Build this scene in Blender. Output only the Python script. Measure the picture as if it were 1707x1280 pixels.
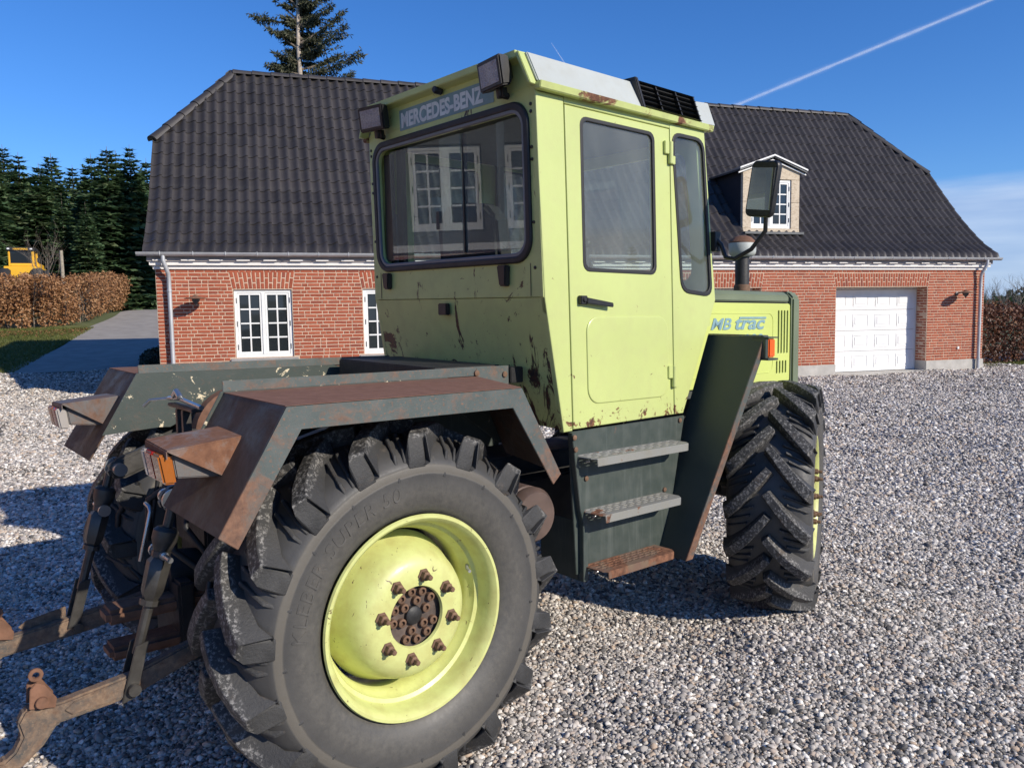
import bpy, bmesh, math, random
import numpy as np
from mathutils import Matrix, Vector
R_ = math.radians
random.seed(7)
rng = np.random.default_rng(7)
scene = bpy.context.scene
for o in list(bpy.data.objects):
    bpy.data.objects.remove(o)
col = scene.collection

# ------------------------------------------------------------------ camera
CAM_H, PITCH, ROLL, F_PX = 1.603, 0.0872, 0.0164, 1319.2
cam_d = bpy.data.cameras.new('camera')
cam = bpy.data.objects.new('camera', cam_d)
col.objects.link(cam)
cam_d.sensor_width = 36.0
cam_d.lens = 36.0 * F_PX / 1707.0
cam_d.clip_start = 0.05
cam_d.clip_end = 30000.0
_ri = Vector((1, 0, 0)); _fw = Vector((0, math.cos(PITCH), -math.sin(PITCH))); _up = Vector((0, math.sin(PITCH), math.cos(PITCH)))
_cr, _sr = math.cos(ROLL), math.sin(ROLL)
_cx = _cr * _ri - _sr * _up
_cy = _sr * _ri + _cr * _up
_cz = -_fw
cam.matrix_world = Matrix(((_cx.x, _cy.x, _cz.x, 0), (_cx.y, _cy.y, _cz.y, 0), (_cx.z, _cy.z, _cz.z, CAM_H), (0, 0, 0, 1)))
scene.camera = cam

# ------------------------------------------------------------------ sky, sun, exposure
SUN_AZ, SUN_EL = R_(124.5), R_(28.5)          # azimuth clockwise from +Y
world = bpy.data.worlds.new('World'); scene.world = world; world.use_nodes = True
wt = world.node_tree; wt.nodes.clear()
def _wn(t, **kw):
    n = wt.nodes.new(t)
    for k, v in kw.items(): setattr(n, k, v)
    return n
w_out = _wn('ShaderNodeOutputWorld'); w_bg = _wn('ShaderNodeBackground')
w_sky = _wn('ShaderNodeTexSky', sky_type='NISHITA')
w_sky.sun_disc = False
w_sky.sun_elevation = SUN_EL
w_sky.sun_rotation = SUN_AZ
w_sky.altitude = 200.0
w_sky.air_density = 1.0
w_sky.dust_density = 0.15
w_sky.ozone_density = 4.0
w_bg.inputs['Strength'].default_value = 0.14
# a low bank of cloud round the horizon, part of the sky itself
w_tc = _wn('ShaderNodeTexCoord'); w_sep = _wn('ShaderNodeSeparateXYZ')
wt.links.new(w_tc.outputs['Generated'], w_sep.inputs[0])
w_map = _wn('ShaderNodeMapping'); w_map.inputs['Scale'].default_value = (2.2, 2.2, 16.0)
wt.links.new(w_tc.outputs['Generated'], w_map.inputs[0])
w_no = _wn('ShaderNodeTexNoise'); w_no.inputs['Scale'].default_value = 2.0; w_no.inputs['Detail'].default_value = 8.0
wt.links.new(w_map.outputs[0], w_no.inputs['Vector'])
w_m1 = _wn('ShaderNodeMath', operation='MULTIPLY_ADD')        # noise shifts the bank's upper edge
wt.links.new(w_no.outputs['Fac'], w_m1.inputs[0]); w_m1.inputs[1].default_value = -0.05
wt.links.new(w_sep.outputs['Z'], w_m1.inputs[2])
w_mr = _wn('ShaderNodeMapRange', interpolation_type='SMOOTHSTEP')
wt.links.new(w_m1.outputs[0], w_mr.inputs['Value'])
w_mr.inputs['From Min'].default_value = 0.085; w_mr.inputs['From Max'].default_value = 0.118
w_mr.inputs['To Min'].default_value = 0.8; w_mr.inputs['To Max'].default_value = 0.0
w_ccol = _wn('ShaderNodeMixRGB'); w_ccol.inputs['Color1'].default_value = (1.9, 2.7, 4.4, 1); w_ccol.inputs['Color2'].default_value = (3.4, 4.1, 5.3, 1)
w_cr = _wn('ShaderNodeMapRange'); wt.links.new(w_no.outputs['Fac'], w_cr.inputs['Value']); w_cr.inputs['From Min'].default_value = 0.35; w_cr.inputs['From Max'].default_value = 0.7
wt.links.new(w_cr.outputs[0], w_ccol.inputs['Fac'])
w_mix = _wn('ShaderNodeMixRGB')
w_hs = _wn('ShaderNodeHueSaturation'); w_hs.inputs['Saturation'].default_value = 1.2
wt.links.new(w_sky.outputs[0], w_hs.inputs['Color'])
w_tint = _wn('ShaderNodeMixRGB', blend_type='MULTIPLY'); w_tint.inputs['Fac'].default_value = 1.0; w_tint.inputs['Color2'].default_value = (0.54, 0.665, 0.885, 1)
wt.links.new(w_hs.outputs[0], w_tint.inputs['Color1'])
wt.links.new(w_tint.outputs[0], w_mix.inputs['Color1']); wt.links.new(w_ccol.outputs[0], w_mix.inputs['Color2'])
wt.links.new(w_mr.outputs[0], w_mix.inputs['Fac'])
wt.links.new(w_mix.outputs[0], w_bg.inputs['Color']); wt.links.new(w_bg.outputs[0], w_out.inputs['Surface'])

sun_d = bpy.data.lights.new('sun', 'SUN'); sun_d.energy = 4.2; sun_d.angle = R_(0.53); sun_d.color = (1.0, 0.91, 0.78)
sun = bpy.data.objects.new('sun', sun_d); col.objects.link(sun)
_sd = Vector((math.sin(SUN_AZ) * math.cos(SUN_EL), math.cos(SUN_AZ) * math.cos(SUN_EL), math.sin(SUN_EL)))
sun.rotation_euler = _sd.to_track_quat('Z', 'Y').to_euler()
sun.location = (30, -20, 30)
vs = scene.view_settings
vs.view_transform = 'Standard'; vs.look = 'None'; vs.exposure = 0.33; vs.gamma = 1.0; vs.use_curve_mapping = False
scene.cycles.max_bounces = 8; scene.cycles.transparent_max_bounces = 12

# ------------------------------------------------------------------ frames of the place
HAZ, HO = 1.2753, np.array([-6.576, 14.795])          # coach house: azimuth of its front, left front corner
HF = np.array([math.sin(HAZ), math.cos(HAZ)]); HN = np.array([-math.cos(HAZ), math.sin(HAZ)])
TAZ, TO = 0.8686, np.array([-0.931, 3.357])           # tractor: heading, point under the rear axle
TF = np.array([math.sin(TAZ), math.cos(TAZ)]); TR = np.array([math.cos(TAZ), -math.sin(TAZ)])
TP, TRR, TZ = -0.012, -0.016, -0.039                  # the slight lean of the yard under the tractor
def hw(s, n, z=0.0):
    p = HO + s * HF + n * HN
    return Vector((p[0], p[1], z))
def sst(a, b, x):
    t = np.clip((x - a) / (b - a), 0, 1); return t * t * (3 - 2 * t)
def zg(x, y):
    """height of the ground"""
    x = np.asarray(x, float); y = np.asarray(y, float)
    dx = x - HO[0]; dy = y - HO[1]; s = HF[0] * dx + HF[1] * dy; n = HN[0] * dx + HN[1] * dy
    k = 1.5
    ramp = .105 * k * np.log1p(np.exp(np.clip((n - 3) / k, -30, 30)))
    ramp = np.where(n > 22, .105 * 19 + (n - 22) * .03, ramp)
    ramp = np.minimum(ramp, 4.0)
    z = ramp * (1 - sst(0, 9, s))
    tx = x - TO[0]; ty = y - TO[1]; a = TF[0] * tx + TF[1] * ty; r = TR[0] * tx + TR[1] * ty
    zt = TZ + TP * a + TRR * r - .045
    w = 1 - sst(3.5, 9, np.hypot(a - 1.3, r))
    return z * (1 - w) + zt * w

_rd = np.random.default_rng(21)
RIP = [(k * math.cos(a), k * math.sin(a), p, .021 / k ** .8) for k, a, p in zip(_rd.uniform(1.2, 9., 26), _rd.uniform(0, 3.14, 26), _rd.uniform(0, 6.28, 26))]
def rip(x, y):
    """soft heaps and wheel ruts in the loose gravel"""
    z = 0 * np.asarray(x, float)
    for a, b, p, h in RIP: z = z + h * np.sin(a * x + b * y + p)
    return np.clip(z, -.035, .04)
# ------------------------------------------------------------------ object helpers
def tag(o, label=None, cat=None, group=None, kind=None):
    if label: o['label'] = label
    if cat: o['category'] = cat
    if group: o['group'] = group
    if kind: o['kind'] = kind
    return o
def empty(name, parent=None):
    o = bpy.data.objects.new(name, None); col.objects.link(o); o.empty_display_size = .1
    if parent: o.parent = parent
    return o
def link(name, me, mat=None, parent=None):
    o = bpy.data.objects.new(name, me); col.objects.link(o)
    if mat is not None and len(me.materials) == 0: me.materials.append(mat)
    if parent is not None: o.parent = parent
    return o
class MB:
    """collects shapes, builds ONE mesh"""
    def __init__(self): self.v = []; self.f = []; self.fm = []
    def add(self, vs, fs, m=0):
        b = len(self.v); self.v += [tuple(q) for q in vs]
        self.f += [tuple(i + b for i in f) for f in fs]; self.fm += [m] * len(fs); return self
    def box(self, x0, x1, y0, y1, z0, z1, m=0):
        return self.add([(x0,y0,z0),(x1,y0,z0),(x1,y1,z0),(x0,y1,z0),(x0,y0,z1),(x1,y0,z1),(x1,y1,z1),(x0,y1,z1)],
            [(0,3,2,1),(4,5,6,7),(0,1,5,4),(1,2,6,5),(2,3,7,6),(3,0,4,7)], m)
    def hexa(self, p, m=0):
        return self.add(p, [(0,3,2,1),(4,5,6,7),(0,1,5,4),(1,2,6,5),(2,3,7,6),(3,0,4,7)], m)
    def prism(self, poly, vec, m=0):
        n = len(poly); q = [tuple(a + b for a, b in zip(p, vec)) for p in poly]
        return self.add(list(poly) + q, [tuple(range(n))[::-1], tuple(range(n, 2*n))] + [(i, (i+1) % n, n + (i+1) % n, n + i) for i in range(n)], m)
    def tube(self, pts, r, n=10, m=0, caps=True):
        pts = [Vector(p) for p in pts]; rs = r if isinstance(r, (list, tuple)) else [r] * len(pts)
        vs = []; fs = []; prev = None
        for i, p in enumerate(pts):
            t = (pts[min(i+1, len(pts)-1)] - pts[max(i-1, 0)]).normalized()
            if prev is None:
                a = Vector((0, 0, 1)) if abs(t.z) < .9 else Vector((1, 0, 0))
                u = t.cross(a).normalized()
            else:
                u = (prev - t * prev.dot(t)).normalized()
            prev = u; w = t.cross(u)
            for k in range(n):
                an = 2 * math.pi * k / n
                vs.append(p + (u * math.cos(an) + w * math.sin(an)) * rs[i])
        for i in range(len(pts) - 1):
            for k in range(n):
                fs.append((i*n+k, i*n+(k+1) % n, (i+1)*n+(k+1) % n, (i+1)*n+k))
        if caps: fs += [tuple(range(n))[::-1], tuple(range((len(pts)-1)*n, len(pts)*n))]
        return self.add(vs, fs, m)
    def lathe(self, prof, n=32, origin=(0,0,0), axis=(0,0,1), m=0, closed=False):
        """prof: (radius, height along the axis)"""
        ax = Vector(axis).normalized(); a = Vector((1,0,0)) if abs(ax.x) < .9 else Vector((0,1,0))
        u = (a - ax * a.dot(ax)).normalized(); w = ax.cross(u); o = Vector(origin); vs = []; fs = []
        for rad, h in prof:
            for k in range(n):
                an = 2 * math.pi * k / n
                vs.append(o + ax * h + (u * math.cos(an) + w * math.sin(an)) * rad)
        L = len(prof)
        for i in range(L if closed else L - 1):
            j = (i + 1) % L
            for k in range(n): fs.append((i*n+k, i*n+(k+1) % n, j*n+(k+1) % n, j*n+k))
        if not closed:
            if prof[0][0] > 1e-6: fs.append(tuple(range(n))[::-1])
            if prof[-1][0] > 1e-6: fs.append(tuple(range((L-1)*n, L*n)))
        return self.add(vs, fs, m)
    def mesh(self, name, mats=(), smooth=None, recalc=True, bevel=0, seg=2, xf=None):
        me = bpy.data.meshes.new(name)
        vs = [xf(*q) for q in self.v] if xf else self.v
        me.from_pydata(vs, [], self.f)
        if any(self.fm): me.polygons.foreach_set('material_index', self.fm)
        for mt in mats: me.materials.append(mt)
        if recalc or bevel:
            bm = bmesh.new(); bm.from_mesh(me)
            bmesh.ops.remove_doubles(bm, verts=bm.verts, dist=1e-6)
            if recalc: bmesh.ops.recalc_face_normals(bm, faces=bm.faces)
            if bevel:
                es = [e for e in bm.edges if len(e.link_faces) == 2 and e.calc_face_angle(0) > R_(28)]
                if es: bmesh.ops.bevel(bm, geom=es, offset=bevel, segments=seg, affect='EDGES', clamp_overlap=True)
            bm.to_mesh(me); bm.free()
        if smooth: shade(me, smooth)
        return me
    def build(self, name, mats, parent=None, smooth=None, bevel=0, seg=2, recalc=True, xf=None):
        if not isinstance(mats, (list, tuple)): mats = [mats]
        o = link(name, self.mesh(name, mats, smooth or (40 if bevel else None), recalc, bevel, seg, xf), None, parent)
        if bevel:
            w = o.modifiers.new('weighted', 'WEIGHTED_NORMAL'); w.keep_sharp = True
        return o
def shade(me, ang=40):
    me.polygons.foreach_set('use_smooth', [True] * len(me.polygons))
    me.set_sharp_from_angle(angle=R_(ang))
def rr(x0, x1, y0, y1, r, n=5):
    out = []
    rs = r if isinstance(r, (list, tuple)) else [r] * 4
    for (cx, cy, a0, q) in ((x1-rs[0], y0+rs[0], -90, rs[0]), (x1-rs[1], y1-rs[1], 0, rs[1]), (x0+rs[2], y1-rs[2], 90, rs[2]), (x0+rs[3], y0+rs[3], 180, rs[3])):
        for k in range(n + 1):
            a = R_(a0 + 90 * k / n); out.append((cx + q * math.cos(a), cy + q * math.sin(a)))
    return out
def circ(cx, cy, r, n=12, ry=None):
    return [(cx + r * math.cos(2*math.pi*k/n), cy + (ry or r) * math.sin(2*math.pi*k/n)) for k in range(n)]
def curve_mesh(cu, name):
    o = bpy.data.objects.new('tmp', cu)
    me = bpy.data.meshes.new_from_object(o)
    bpy.data.objects.remove(o); bpy.data.curves.remove(cu); me.name = name
    me.materials.clear()
    return me
def plate_mesh(name, outer, holes, thick, bevel, xf):
    """flat plate with openings; xf maps (u, v, w) with |w| <= thick/2"""
    cu = bpy.data.curves.new('tmpc', 'CURVE'); cu.dimensions = '2D'; cu.fill_mode = 'BOTH'
    cu.extrude = max(thick / 2 - bevel, 1e-5); cu.bevel_depth = bevel; cu.bevel_resolution = 1; cu.offset = -bevel
    for loop in [outer] + list(holes):
        sp = cu.splines.new('POLY'); sp.points.add(len(loop) - 1)
        sp.points.foreach_set('co', [c for p in loop for c in (p[0], p[1], 0, 1)]); sp.use_cyclic_u = True
    me = curve_mesh(cu, name)
    for v in me.vertices: v.co = xf(*v.co)
    bm = bmesh.new(); bm.from_mesh(me); bmesh.ops.remove_doubles(bm, verts=bm.verts, dist=1e-6)
    bmesh.ops.recalc_face_normals(bm, faces=bm.faces); bm.to_mesh(me); bm.free()
    shade(me, 12)
    return me
def plate(name, outer, holes, thick, bevel, xf, mat, parent):
    return link(name, plate_mesh(name, outer, holes, thick, bevel, xf), mat, parent)
def text_mesh(name, s, size, xf, extrude=.001, shear=0, align='LEFT', spacing=1.0, offset=0.0, sx=1.0):
    cu = bpy.data.curves.new('tmpt', 'FONT'); cu.body = s; cu.size = size; cu.extrude = extrude; cu.shear = shear
    cu.align_x = align; cu.space_character = spacing; cu.offset = offset; cu.resolution_u = 4
    me = curve_mesh(cu, name)
    for v in me.vertices: v.co = xf(v.co[0] * sx, v.co[1], v.co[2])
    return me
def mesh_np(name, V, Fq, mat=None, col_attr=None):
    """quads or triangles from numpy arrays"""
    me = bpy.data.meshes.new(name); V = np.asarray(V, np.float32); Fq = np.asarray(Fq, np.int32); k = Fq.shape[1]
    me.vertices.add(len(V)); me.vertices.foreach_set('co', V.ravel())
    me.loops.add(Fq.size); me.loops.foreach_set('vertex_index', Fq.ravel())
    me.polygons.add(len(Fq)); me.polygons.foreach_set('loop_start', np.arange(0, Fq.size, k, dtype=np.int32))
    me.update(calc_edges=True)
    if mat: me.materials.append(mat)
    return me

# ------------------------------------------------------------------ materials
MAT = {}
class NT:
    def __init__(self, name):
        self.m = bpy.data.materials.new(name); self.m.use_nodes = True; self.t = self.m.node_tree; self.t.nodes.clear()
        self.out = self.n('ShaderNodeOutputMaterial'); self.b = self.n('ShaderNodeBsdfPrincipled')
        self.l(self.b.outputs[0], self.out.inputs['Surface']); self.tc = self.n('ShaderNodeTexCoord')
        MAT[name] = self.m
    def n(self, t, **kw):
        q = self.t.nodes.new(t)
        for k, v in kw.items(): setattr(q, k, v)
        return q
    def l(self, a, b): self.t.links.new(a, b)
    def co(self, scale=(1, 1, 1), src='Object', rot=(0,0,0)):
        mp = self.n('ShaderNodeMapping'); mp.inputs['Scale'].default_value = scale; mp.inputs['Rotation'].default_value = rot
        self.l(self.tc.outputs[src], mp.inputs[0]); return mp.outputs[0]
    def noise(self, scale, detail=4, rough=.55, co=None, dist=0):
        q = self.n('ShaderNodeTexNoise'); q.inputs['Scale'].default_value = scale; q.inputs['Detail'].default_value = detail
        q.inputs['Roughness'].default_value = rough; q.inputs['Distortion'].default_value = dist
        self.l(co if co is not None else self.tc.outputs['Object'], q.inputs['Vector']); return q.outputs['Fac']
    def ramp(self, v, lo, hi, a=0., b=1.):
        q = self.n('ShaderNodeMapRange'); self.l(v, q.inputs['Value'])
        q.inputs['From Min'].default_value = lo; q.inputs['From Max'].default_value = hi
        q.inputs['To Min'].default_value = a; q.inputs['To Max'].default_value = b; return q.outputs[0]
    def math(self, op, a, b=None):
        q = self.n('ShaderNodeMath', operation=op)
        for i, x in enumerate((a, b)):
            if x is None: continue
            if isinstance(x, (int, float)): q.inputs[i].default_value = x
            else: self.l(x, q.inputs[i])
        return q.outputs[0]
    def mix(self, fac, a, b, blend='MIX'):
        q = self.n('ShaderNodeMixRGB', blend_type=blend)
        for i, x in zip(('Fac', 'Color1', 'Color2'), (fac, a, b)):
            if isinstance(x, (int, float)): q.inputs[i].default_value = x if i == 'Fac' else (x, x, x, 1)
            elif isinstance(x, tuple): q.inputs[i].default_value = x if len(x) == 4 else x + (1,)
            else: self.l(x, q.inputs[i])
        return q.outputs[0]
    def colramp(self, v, stops, interp='LINEAR'):
        q = self.n('ShaderNodeValToRGB'); q.color_ramp.interpolation = interp
        e = q.color_ramp.elements
        while len(e) < len(stops): e.new(.5)
        for i, (p, c) in enumerate(stops): e[i].position = p; e[i].color = c + (1,)
        self.l(v, q.inputs[0]); return q.outputs[0]
    def base(self, c):
        if isinstance(c, tuple): self.b.inputs['Base Color'].default_value = c if len(c) == 4 else c + (1,)
        else: self.l(c, self.b.inputs['Base Color'])
        return self
    def set(self, **kw):
        for k, v in kw.items():
            s = self.b.inputs[k.replace('_', ' ')]
            if hasattr(v, 'is_output'): self.l(v, s)
            else: s.default_value = v
        return self
    def bump(self, h, strength=.3, dist=.01):
        q = self.n('ShaderNodeBump'); q.inputs['Strength'].default_value = strength; q.inputs['Distance'].default_value = dist
        self.l(h, q.inputs['Height']); self.l(q.outputs[0], self.b.inputs['Normal']); return self
def simple(name, c, rough=.5, metal=0., var=.12, scale=6., bump=0., bscale=60., spec=.5):
    k = NT(name); nz = k.noise(scale, 5)
    lo = tuple(x * (1 - var) for x in c); hi = tuple(min(1, x * (1 + var)) for x in c)
    k.base(k.mix(k.ramp(nz, .3, .7), lo, hi)).set(Roughness=k.ramp(k.noise(scale * 3, 3), .2, .8, rough * .85, min(1, rough * 1.15)), Metallic=metal, Specular_IOR_Level=spec)
    if bump: k.bump(k.noise(bscale, 4), bump, .004)
    return k.m
def paint(name, c, rough=.4, rust=.0, chips=None, dirt=.12, dirtc=(.2, .17, .1), rust_scale=3., coat=.0, extra=None, flat=.04):
    """weathered paint: soft fading, grime, rust patches of their own shape, chips"""
    k = NT(name)
    n1 = k.noise(1.6, 5); n2 = k.noise(14., 5); n3 = k.noise(120., 2)
    cc = k.mix(k.ramp(n1, .3, .7), tuple(x * .93 for x in c), tuple(min(1, x * 1.05) for x in c))
    dm = k.math('MULTIPLY', k.ramp(n2, .42, .75), dirt)
    cc = k.mix(dm, cc, dirtc)
    h = n3; rg = k.ramp(n2, .3, .8, rough, rough + .15)
    if rust > 0:
        a = k.noise(rust_scale, 8, .68, dist=.4); e = .72 - rust * .34
        mask = k.ramp(a, e, e + .05)
        rc = k.mix(k.ramp(k.noise(40, 6), .35, .65), (.10, .042, .022), (.235, .105, .055))
        cc = k.mix(mask, cc, rc); rg = k.mix(mask, rg, .85); h = k.math('ADD', k.math('MULTIPLY', n3, .3), k.math('MULTIPLY', mask, k.noise(160, 4)))
    if chips:
        (chc, chs, cht) = chips
        v = k.noise(chs, 7, .7, dist=1.2); mk = k.ramp(v, cht, cht + .015); cc = k.mix(mk, cc, chc)
    if extra: cc = extra(k, cc)
    k.base(cc).set(Roughness=rg, Coat_Weight=coat, Coat_Roughness=.2)
    k.bump(h, .12, .003)
    return k.m

def rusted(name, c, r1, r2, cov, scale, rough=.6, speck=.5, zlow=None, chips=None, grime=(.13, .10, .08)):
    """painted sheet steel gone rusty: soft stains, fine pitting, scuffs"""
    k = NT(name)
    a = k.noise(scale, 10, .74, dist=.6); thr = .74 - .42 * cov
    if zlow:
        sx = k.n('ShaderNodeSeparateXYZ'); k.l(k.tc.outputs['Object'], sx.inputs[0])
        a = k.math('ADD', a, k.math('MULTIPLY', k.ramp(sx.outputs['Z'], zlow[0], zlow[1]), zlow[2]))
    m = k.ramp(a, thr - .07, thr + .09)
    sp = k.math('MULTIPLY', k.ramp(k.noise(scale * 14, 7, .7), .60 - .1 * cov, .66 - .08 * cov), speck)
    tot = k.math('MAXIMUM', m, sp)
    pc = k.mix(k.ramp(k.noise(scale * 2.3, 7, .65), .35, .7, 0, .55), c, grime)
    rc = k.mix(k.ramp(k.noise(scale * 7, 8, .7), .3, .7), r1, r2)
    cc = k.mix(tot, pc, rc)
    sc = k.noise(6, 7, .7, co=k.co((1, 9, 9), rot=(.2, .5, .1)))
    cc = k.mix(k.ramp(sc, .66, .78, 0, .35), cc, tuple(min(1, q * 1.9) for q in r2))
    h = k.noise(110, 6, .7)
    if chips:
        chc, chs, cht = chips
        v = k.math('ADD', k.noise(chs, 8, .72, dist=.5), k.ramp(k.noise(2.1, 3), .3, .75, -.06, .05)); mk = k.ramp(v, cht, cht + .012); cc = k.mix(mk, cc, chc)
    k.base(cc).set(Roughness=k.mix(tot, rough - .12, min(.92, rough + .2)), Specular_IOR_Level=.4)
    k.bump(k.math('ADD', h, k.math('MULTIPLY', tot, .5)), .22, .003)
    return k.m
# ================================================================== materials of the place
def brick_mat(name, mortar=False):
    k = NT(name)
    if mortar:
        nz = k.noise(30, 6)
        k.base(k.mix(k.ramp(nz, .3, .7), (.48, .345, .25), (.65, .485, .36))).set(Roughness=.95, Specular_IOR_Level=.2).bump(k.noise(140, 5), .5, .006)
        return k.m
    oi = k.n('ShaderNodeObjectInfo')
    at = k.n('ShaderNodeAttribute'); at.attribute_name = 'brick_tone'
    rnd = k.math('FRACT', k.math('ADD', oi.outputs['Random'], at.outputs['Fac']))
    c = k.colramp(rnd, [(0., (.26, .058, .030)), (.3, (.33, .080, .042)), (.6, (.37, .098, .052)), (.85, (.29, .072, .042)), (1., (.22, .058, .040))])
    c = k.mix(k.ramp(k.noise(25, 6), .35, .75, 0, .35), c, (.42, .17, .10))
    k.base(c).set(Roughness=.9, Specular_IOR_Level=.25).bump(k.noise(120, 5), .6, .006)
    return k.m
brick_mat('brick'); brick_mat('mortar', True)
def tile_mat():
    k = NT('roof_tile')
    oi = k.n('ShaderNodeObjectInfo'); at = k.n('ShaderNodeAttribute'); at.attribute_name = 'brick_tone'
    rnd = k.math('FRACT', k.math('ADD', oi.outputs['Random'], at.outputs['Fac']))
    c = k.mix(rnd, (.030, .0265, .0255), (.050, .044, .042))
    c = k.mix(k.ramp(k.noise(9, 6), .5, .8, 0, .5), c, (.07, .066, .058))
    k.base(c).set(Roughness=k.ramp(k.noise(40, 4), .3, .7, .42, .6), Specular_IOR_Level=.5).bump(k.noise(200, 4), .25, .004)
tile_mat()
simple('white_paint', (.78, .78, .75), .45, var=.04)
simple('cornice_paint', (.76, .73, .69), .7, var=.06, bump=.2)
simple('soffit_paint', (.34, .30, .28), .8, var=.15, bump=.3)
simple('zinc', (.50, .51, .52), .5, metal=.45, var=.12, scale=3.)
simple('zinc_dark', (.10, .105, .11), .5, metal=.6, var=.15)
simple('concrete', (.44, .42, .38), .9, var=.16, scale=4, bump=.4, bscale=40)
simple('sill_slate', (.30, .29, .28), .7, var=.12, bump=.2)
simple('door_white', (.80, .80, .78), .5, var=.025, bump=.05, bscale=90)
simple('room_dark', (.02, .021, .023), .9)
simple('black_cladding', (.022, .024, .032), .6)
simple('grey_cladding', (.09, .09, .088), .7)
simple('rusty_iron', (.17, .085, .05), .85, var=.35, scale=18, bump=.4)
simple('galvanised', (.42, .43, .43), .5, metal=.55, var=.2, scale=9)
simple('weathered_wood', (.30, .26, .20), .9, var=.3, scale=20, bump=.5)
simple('plastic_black', (.012, .012, .013), .45, bump=.15, bscale=300)
simple('rubber_seal', (.014, .014, .015), .55)
simple('grey_seal', (.16, .165, .17), .45)
def travertine():
    k = NT('travertine')
    v = k.noise(14, 8, .7, co=k.co((1, 1, 2.2)))
    c = k.colramp(v, [(.3, (.62, .53, .40)), (.5, (.56, .47, .35)), (.62, (.42, .34, .24)), (.75, (.30, .24, .16))])
    k.base(c).set(Roughness=.85).bump(v, .3, .01)
travertine()
def glass_pane(name, tint=(.02, .025, .028), rough=.03):
    k = NT(name); k.base(tint).set(Roughness=rough, Specular_IOR_Level=.7); return k.m
glass_pane('window_glass')
def clear_glass(name, tint, f0=1.45):
    k = NT(name); k.t.nodes.remove(k.b)
    fr = k.n('ShaderNodeFresnel'); fr.inputs['IOR'].default_value = f0
    tr = k.n('ShaderNodeBsdfTransparent'); tr.inputs['Color'].default_value = tint + (1,)
    gl = k.n('ShaderNodeBsdfGlossy'); gl.inputs['Roughness'].default_value = .0; gl.inputs['Color'].default_value = (1, 1, 1, 1)
    mx = k.n('ShaderNodeMixShader'); gm = k.n('ShaderNodeNewGeometry'); ent = k.math('SUBTRACT', 1., gm.outputs['Backfacing'])
    k.l(k.math('MULTIPLY', fr.outputs[0], ent), mx.inputs[0]); k.l(tr.outputs[0], mx.inputs[1]); k.l(gl.outputs[0], mx.inputs[2])
    # a film of dust
    df = k.n('ShaderNodeBsdfDiffuse'); df.inputs['Color'].default_value = (.5, .5, .45, 1)
    m2 = k.n('ShaderNodeMixShader'); k.l(k.ramp(k.noise(2.5, 5, .6, co=k.co((1, 1, .6))), .3, .8, .05, .17), m2.inputs[0]); k.l(mx.outputs[0], m2.inputs[1]); k.l(df.outputs[0], m2.inputs[2])
    k.l(m2.outputs[0], k.out.inputs['Surface']); return k.m
clear_glass('cab_glass', (.88, .93, .91), 1.58)
def gravel_mat(name, ground=False):
    k = NT(name)
    pal = [(0., (.058, .056, .054)), (.10, (.145, .138, .131)), (.25, (.295, .277, .258)), (.42, (.46, .424, .38)), (.56, (.57, .517, .453)), (.68, (.47, .355, .255)),
           (.76, (.38, .338, .31)), (.86, (.70, .652, .585)), (.95, (.80, .765, .70)), (1., (.84, .805, .74))]
    if ground:
        vo = k.n('ShaderNodeTexVoronoi'); vo.inputs['Scale'].default_value = 58.; k.l(k.tc.outputs['Object'], vo.inputs['Vector'])
        sp = k.n('ShaderNodeSeparateColor'); k.l(vo.outputs['Color'], sp.inputs[0])
        c = k.colramp(sp.outputs[0], pal)
        c = k.mix(k.ramp(k.noise(.55, 5), .38, .68), k.mix(.35, c, (.10, .092, .084)), c)
        k.base(c).set(Roughness=.9, Specular_IOR_Level=.15)
        hgt = k.math('SUBTRACT', 1., vo.outputs['Distance'])
        k.bump(k.math('ADD', hgt, k.math('MULTIPLY', sp.outputs[1], .8)), .9, .03)
    else:
        oi = k.n('ShaderNodeObjectInfo')
        c = k.colramp(oi.outputs['Random'], pal)
        c = k.mix(k.ramp(k.noise(80, 4), .4, .7, 0, .2), c, (.5, .46, .40))
        k.base(c).set(Roughness=.82, Specular_IOR_Level=.22).bump(k.noise(220, 3), .3, .002)
    return k.m
gravel_mat('gravel_ground', True); gravel_mat('pebble')
simple('asphalt', (.29, .265, .23), .85, var=.14, scale=2.5, bump=.5, bscale=90)
def leaf_mat(name, stops, rough=.6, trans=.25):
    k = NT(name); at = k.n('ShaderNodeAttribute'); at.attribute_name = 'tone'
    c = k.colramp(at.outputs['Fac'], stops)
    k.base(c).set(Roughness=rough, Specular_IOR_Level=.3)
    tl = k.n('ShaderNodeBsdfTranslucent'); k.l(c, tl.inputs['Color']); mx = k.n('ShaderNodeMixShader'); mx.inputs[0].default_value = trans
    k.l(k.b.outputs[0], mx.inputs[1]); k.l(tl.outputs[0], mx.inputs[2]); k.l(mx.outputs[0], k.out.inputs['Surface']); return k.m
leaf_mat('fir_needles', [(0, (.034, .068, .032)), (.5, (.075, .138, .06)), (.85, (.13, .195, .085)), (1, (.20, .24, .12))], .65, .28)
leaf_mat('spruce_needles', [(0, (.038, .05, .03)), (.6, (.085, .095, .056)), (1, (.17, .16, .10))], .7, .28)
leaf_mat('beech_leaves', [(0, (.13, .055, .022)), (.35, (.27, .13, .055)), (.7, (.40, .215, .10)), (1, (.55, .34, .18))], .55, .25)
leaf_mat('dark_beech_leaves', [(0, (.055, .022, .014)), (.45, (.11, .045, .026)), (.85, (.19, .085, .045)), (1, (.46, .28, .16))], .5, .2)
leaf_mat('grass_blades', [(0, (.07, .095, .02)), (.5, (.13, .15, .035)), (1, (.22, .20, .07))], .6, .3)
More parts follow.
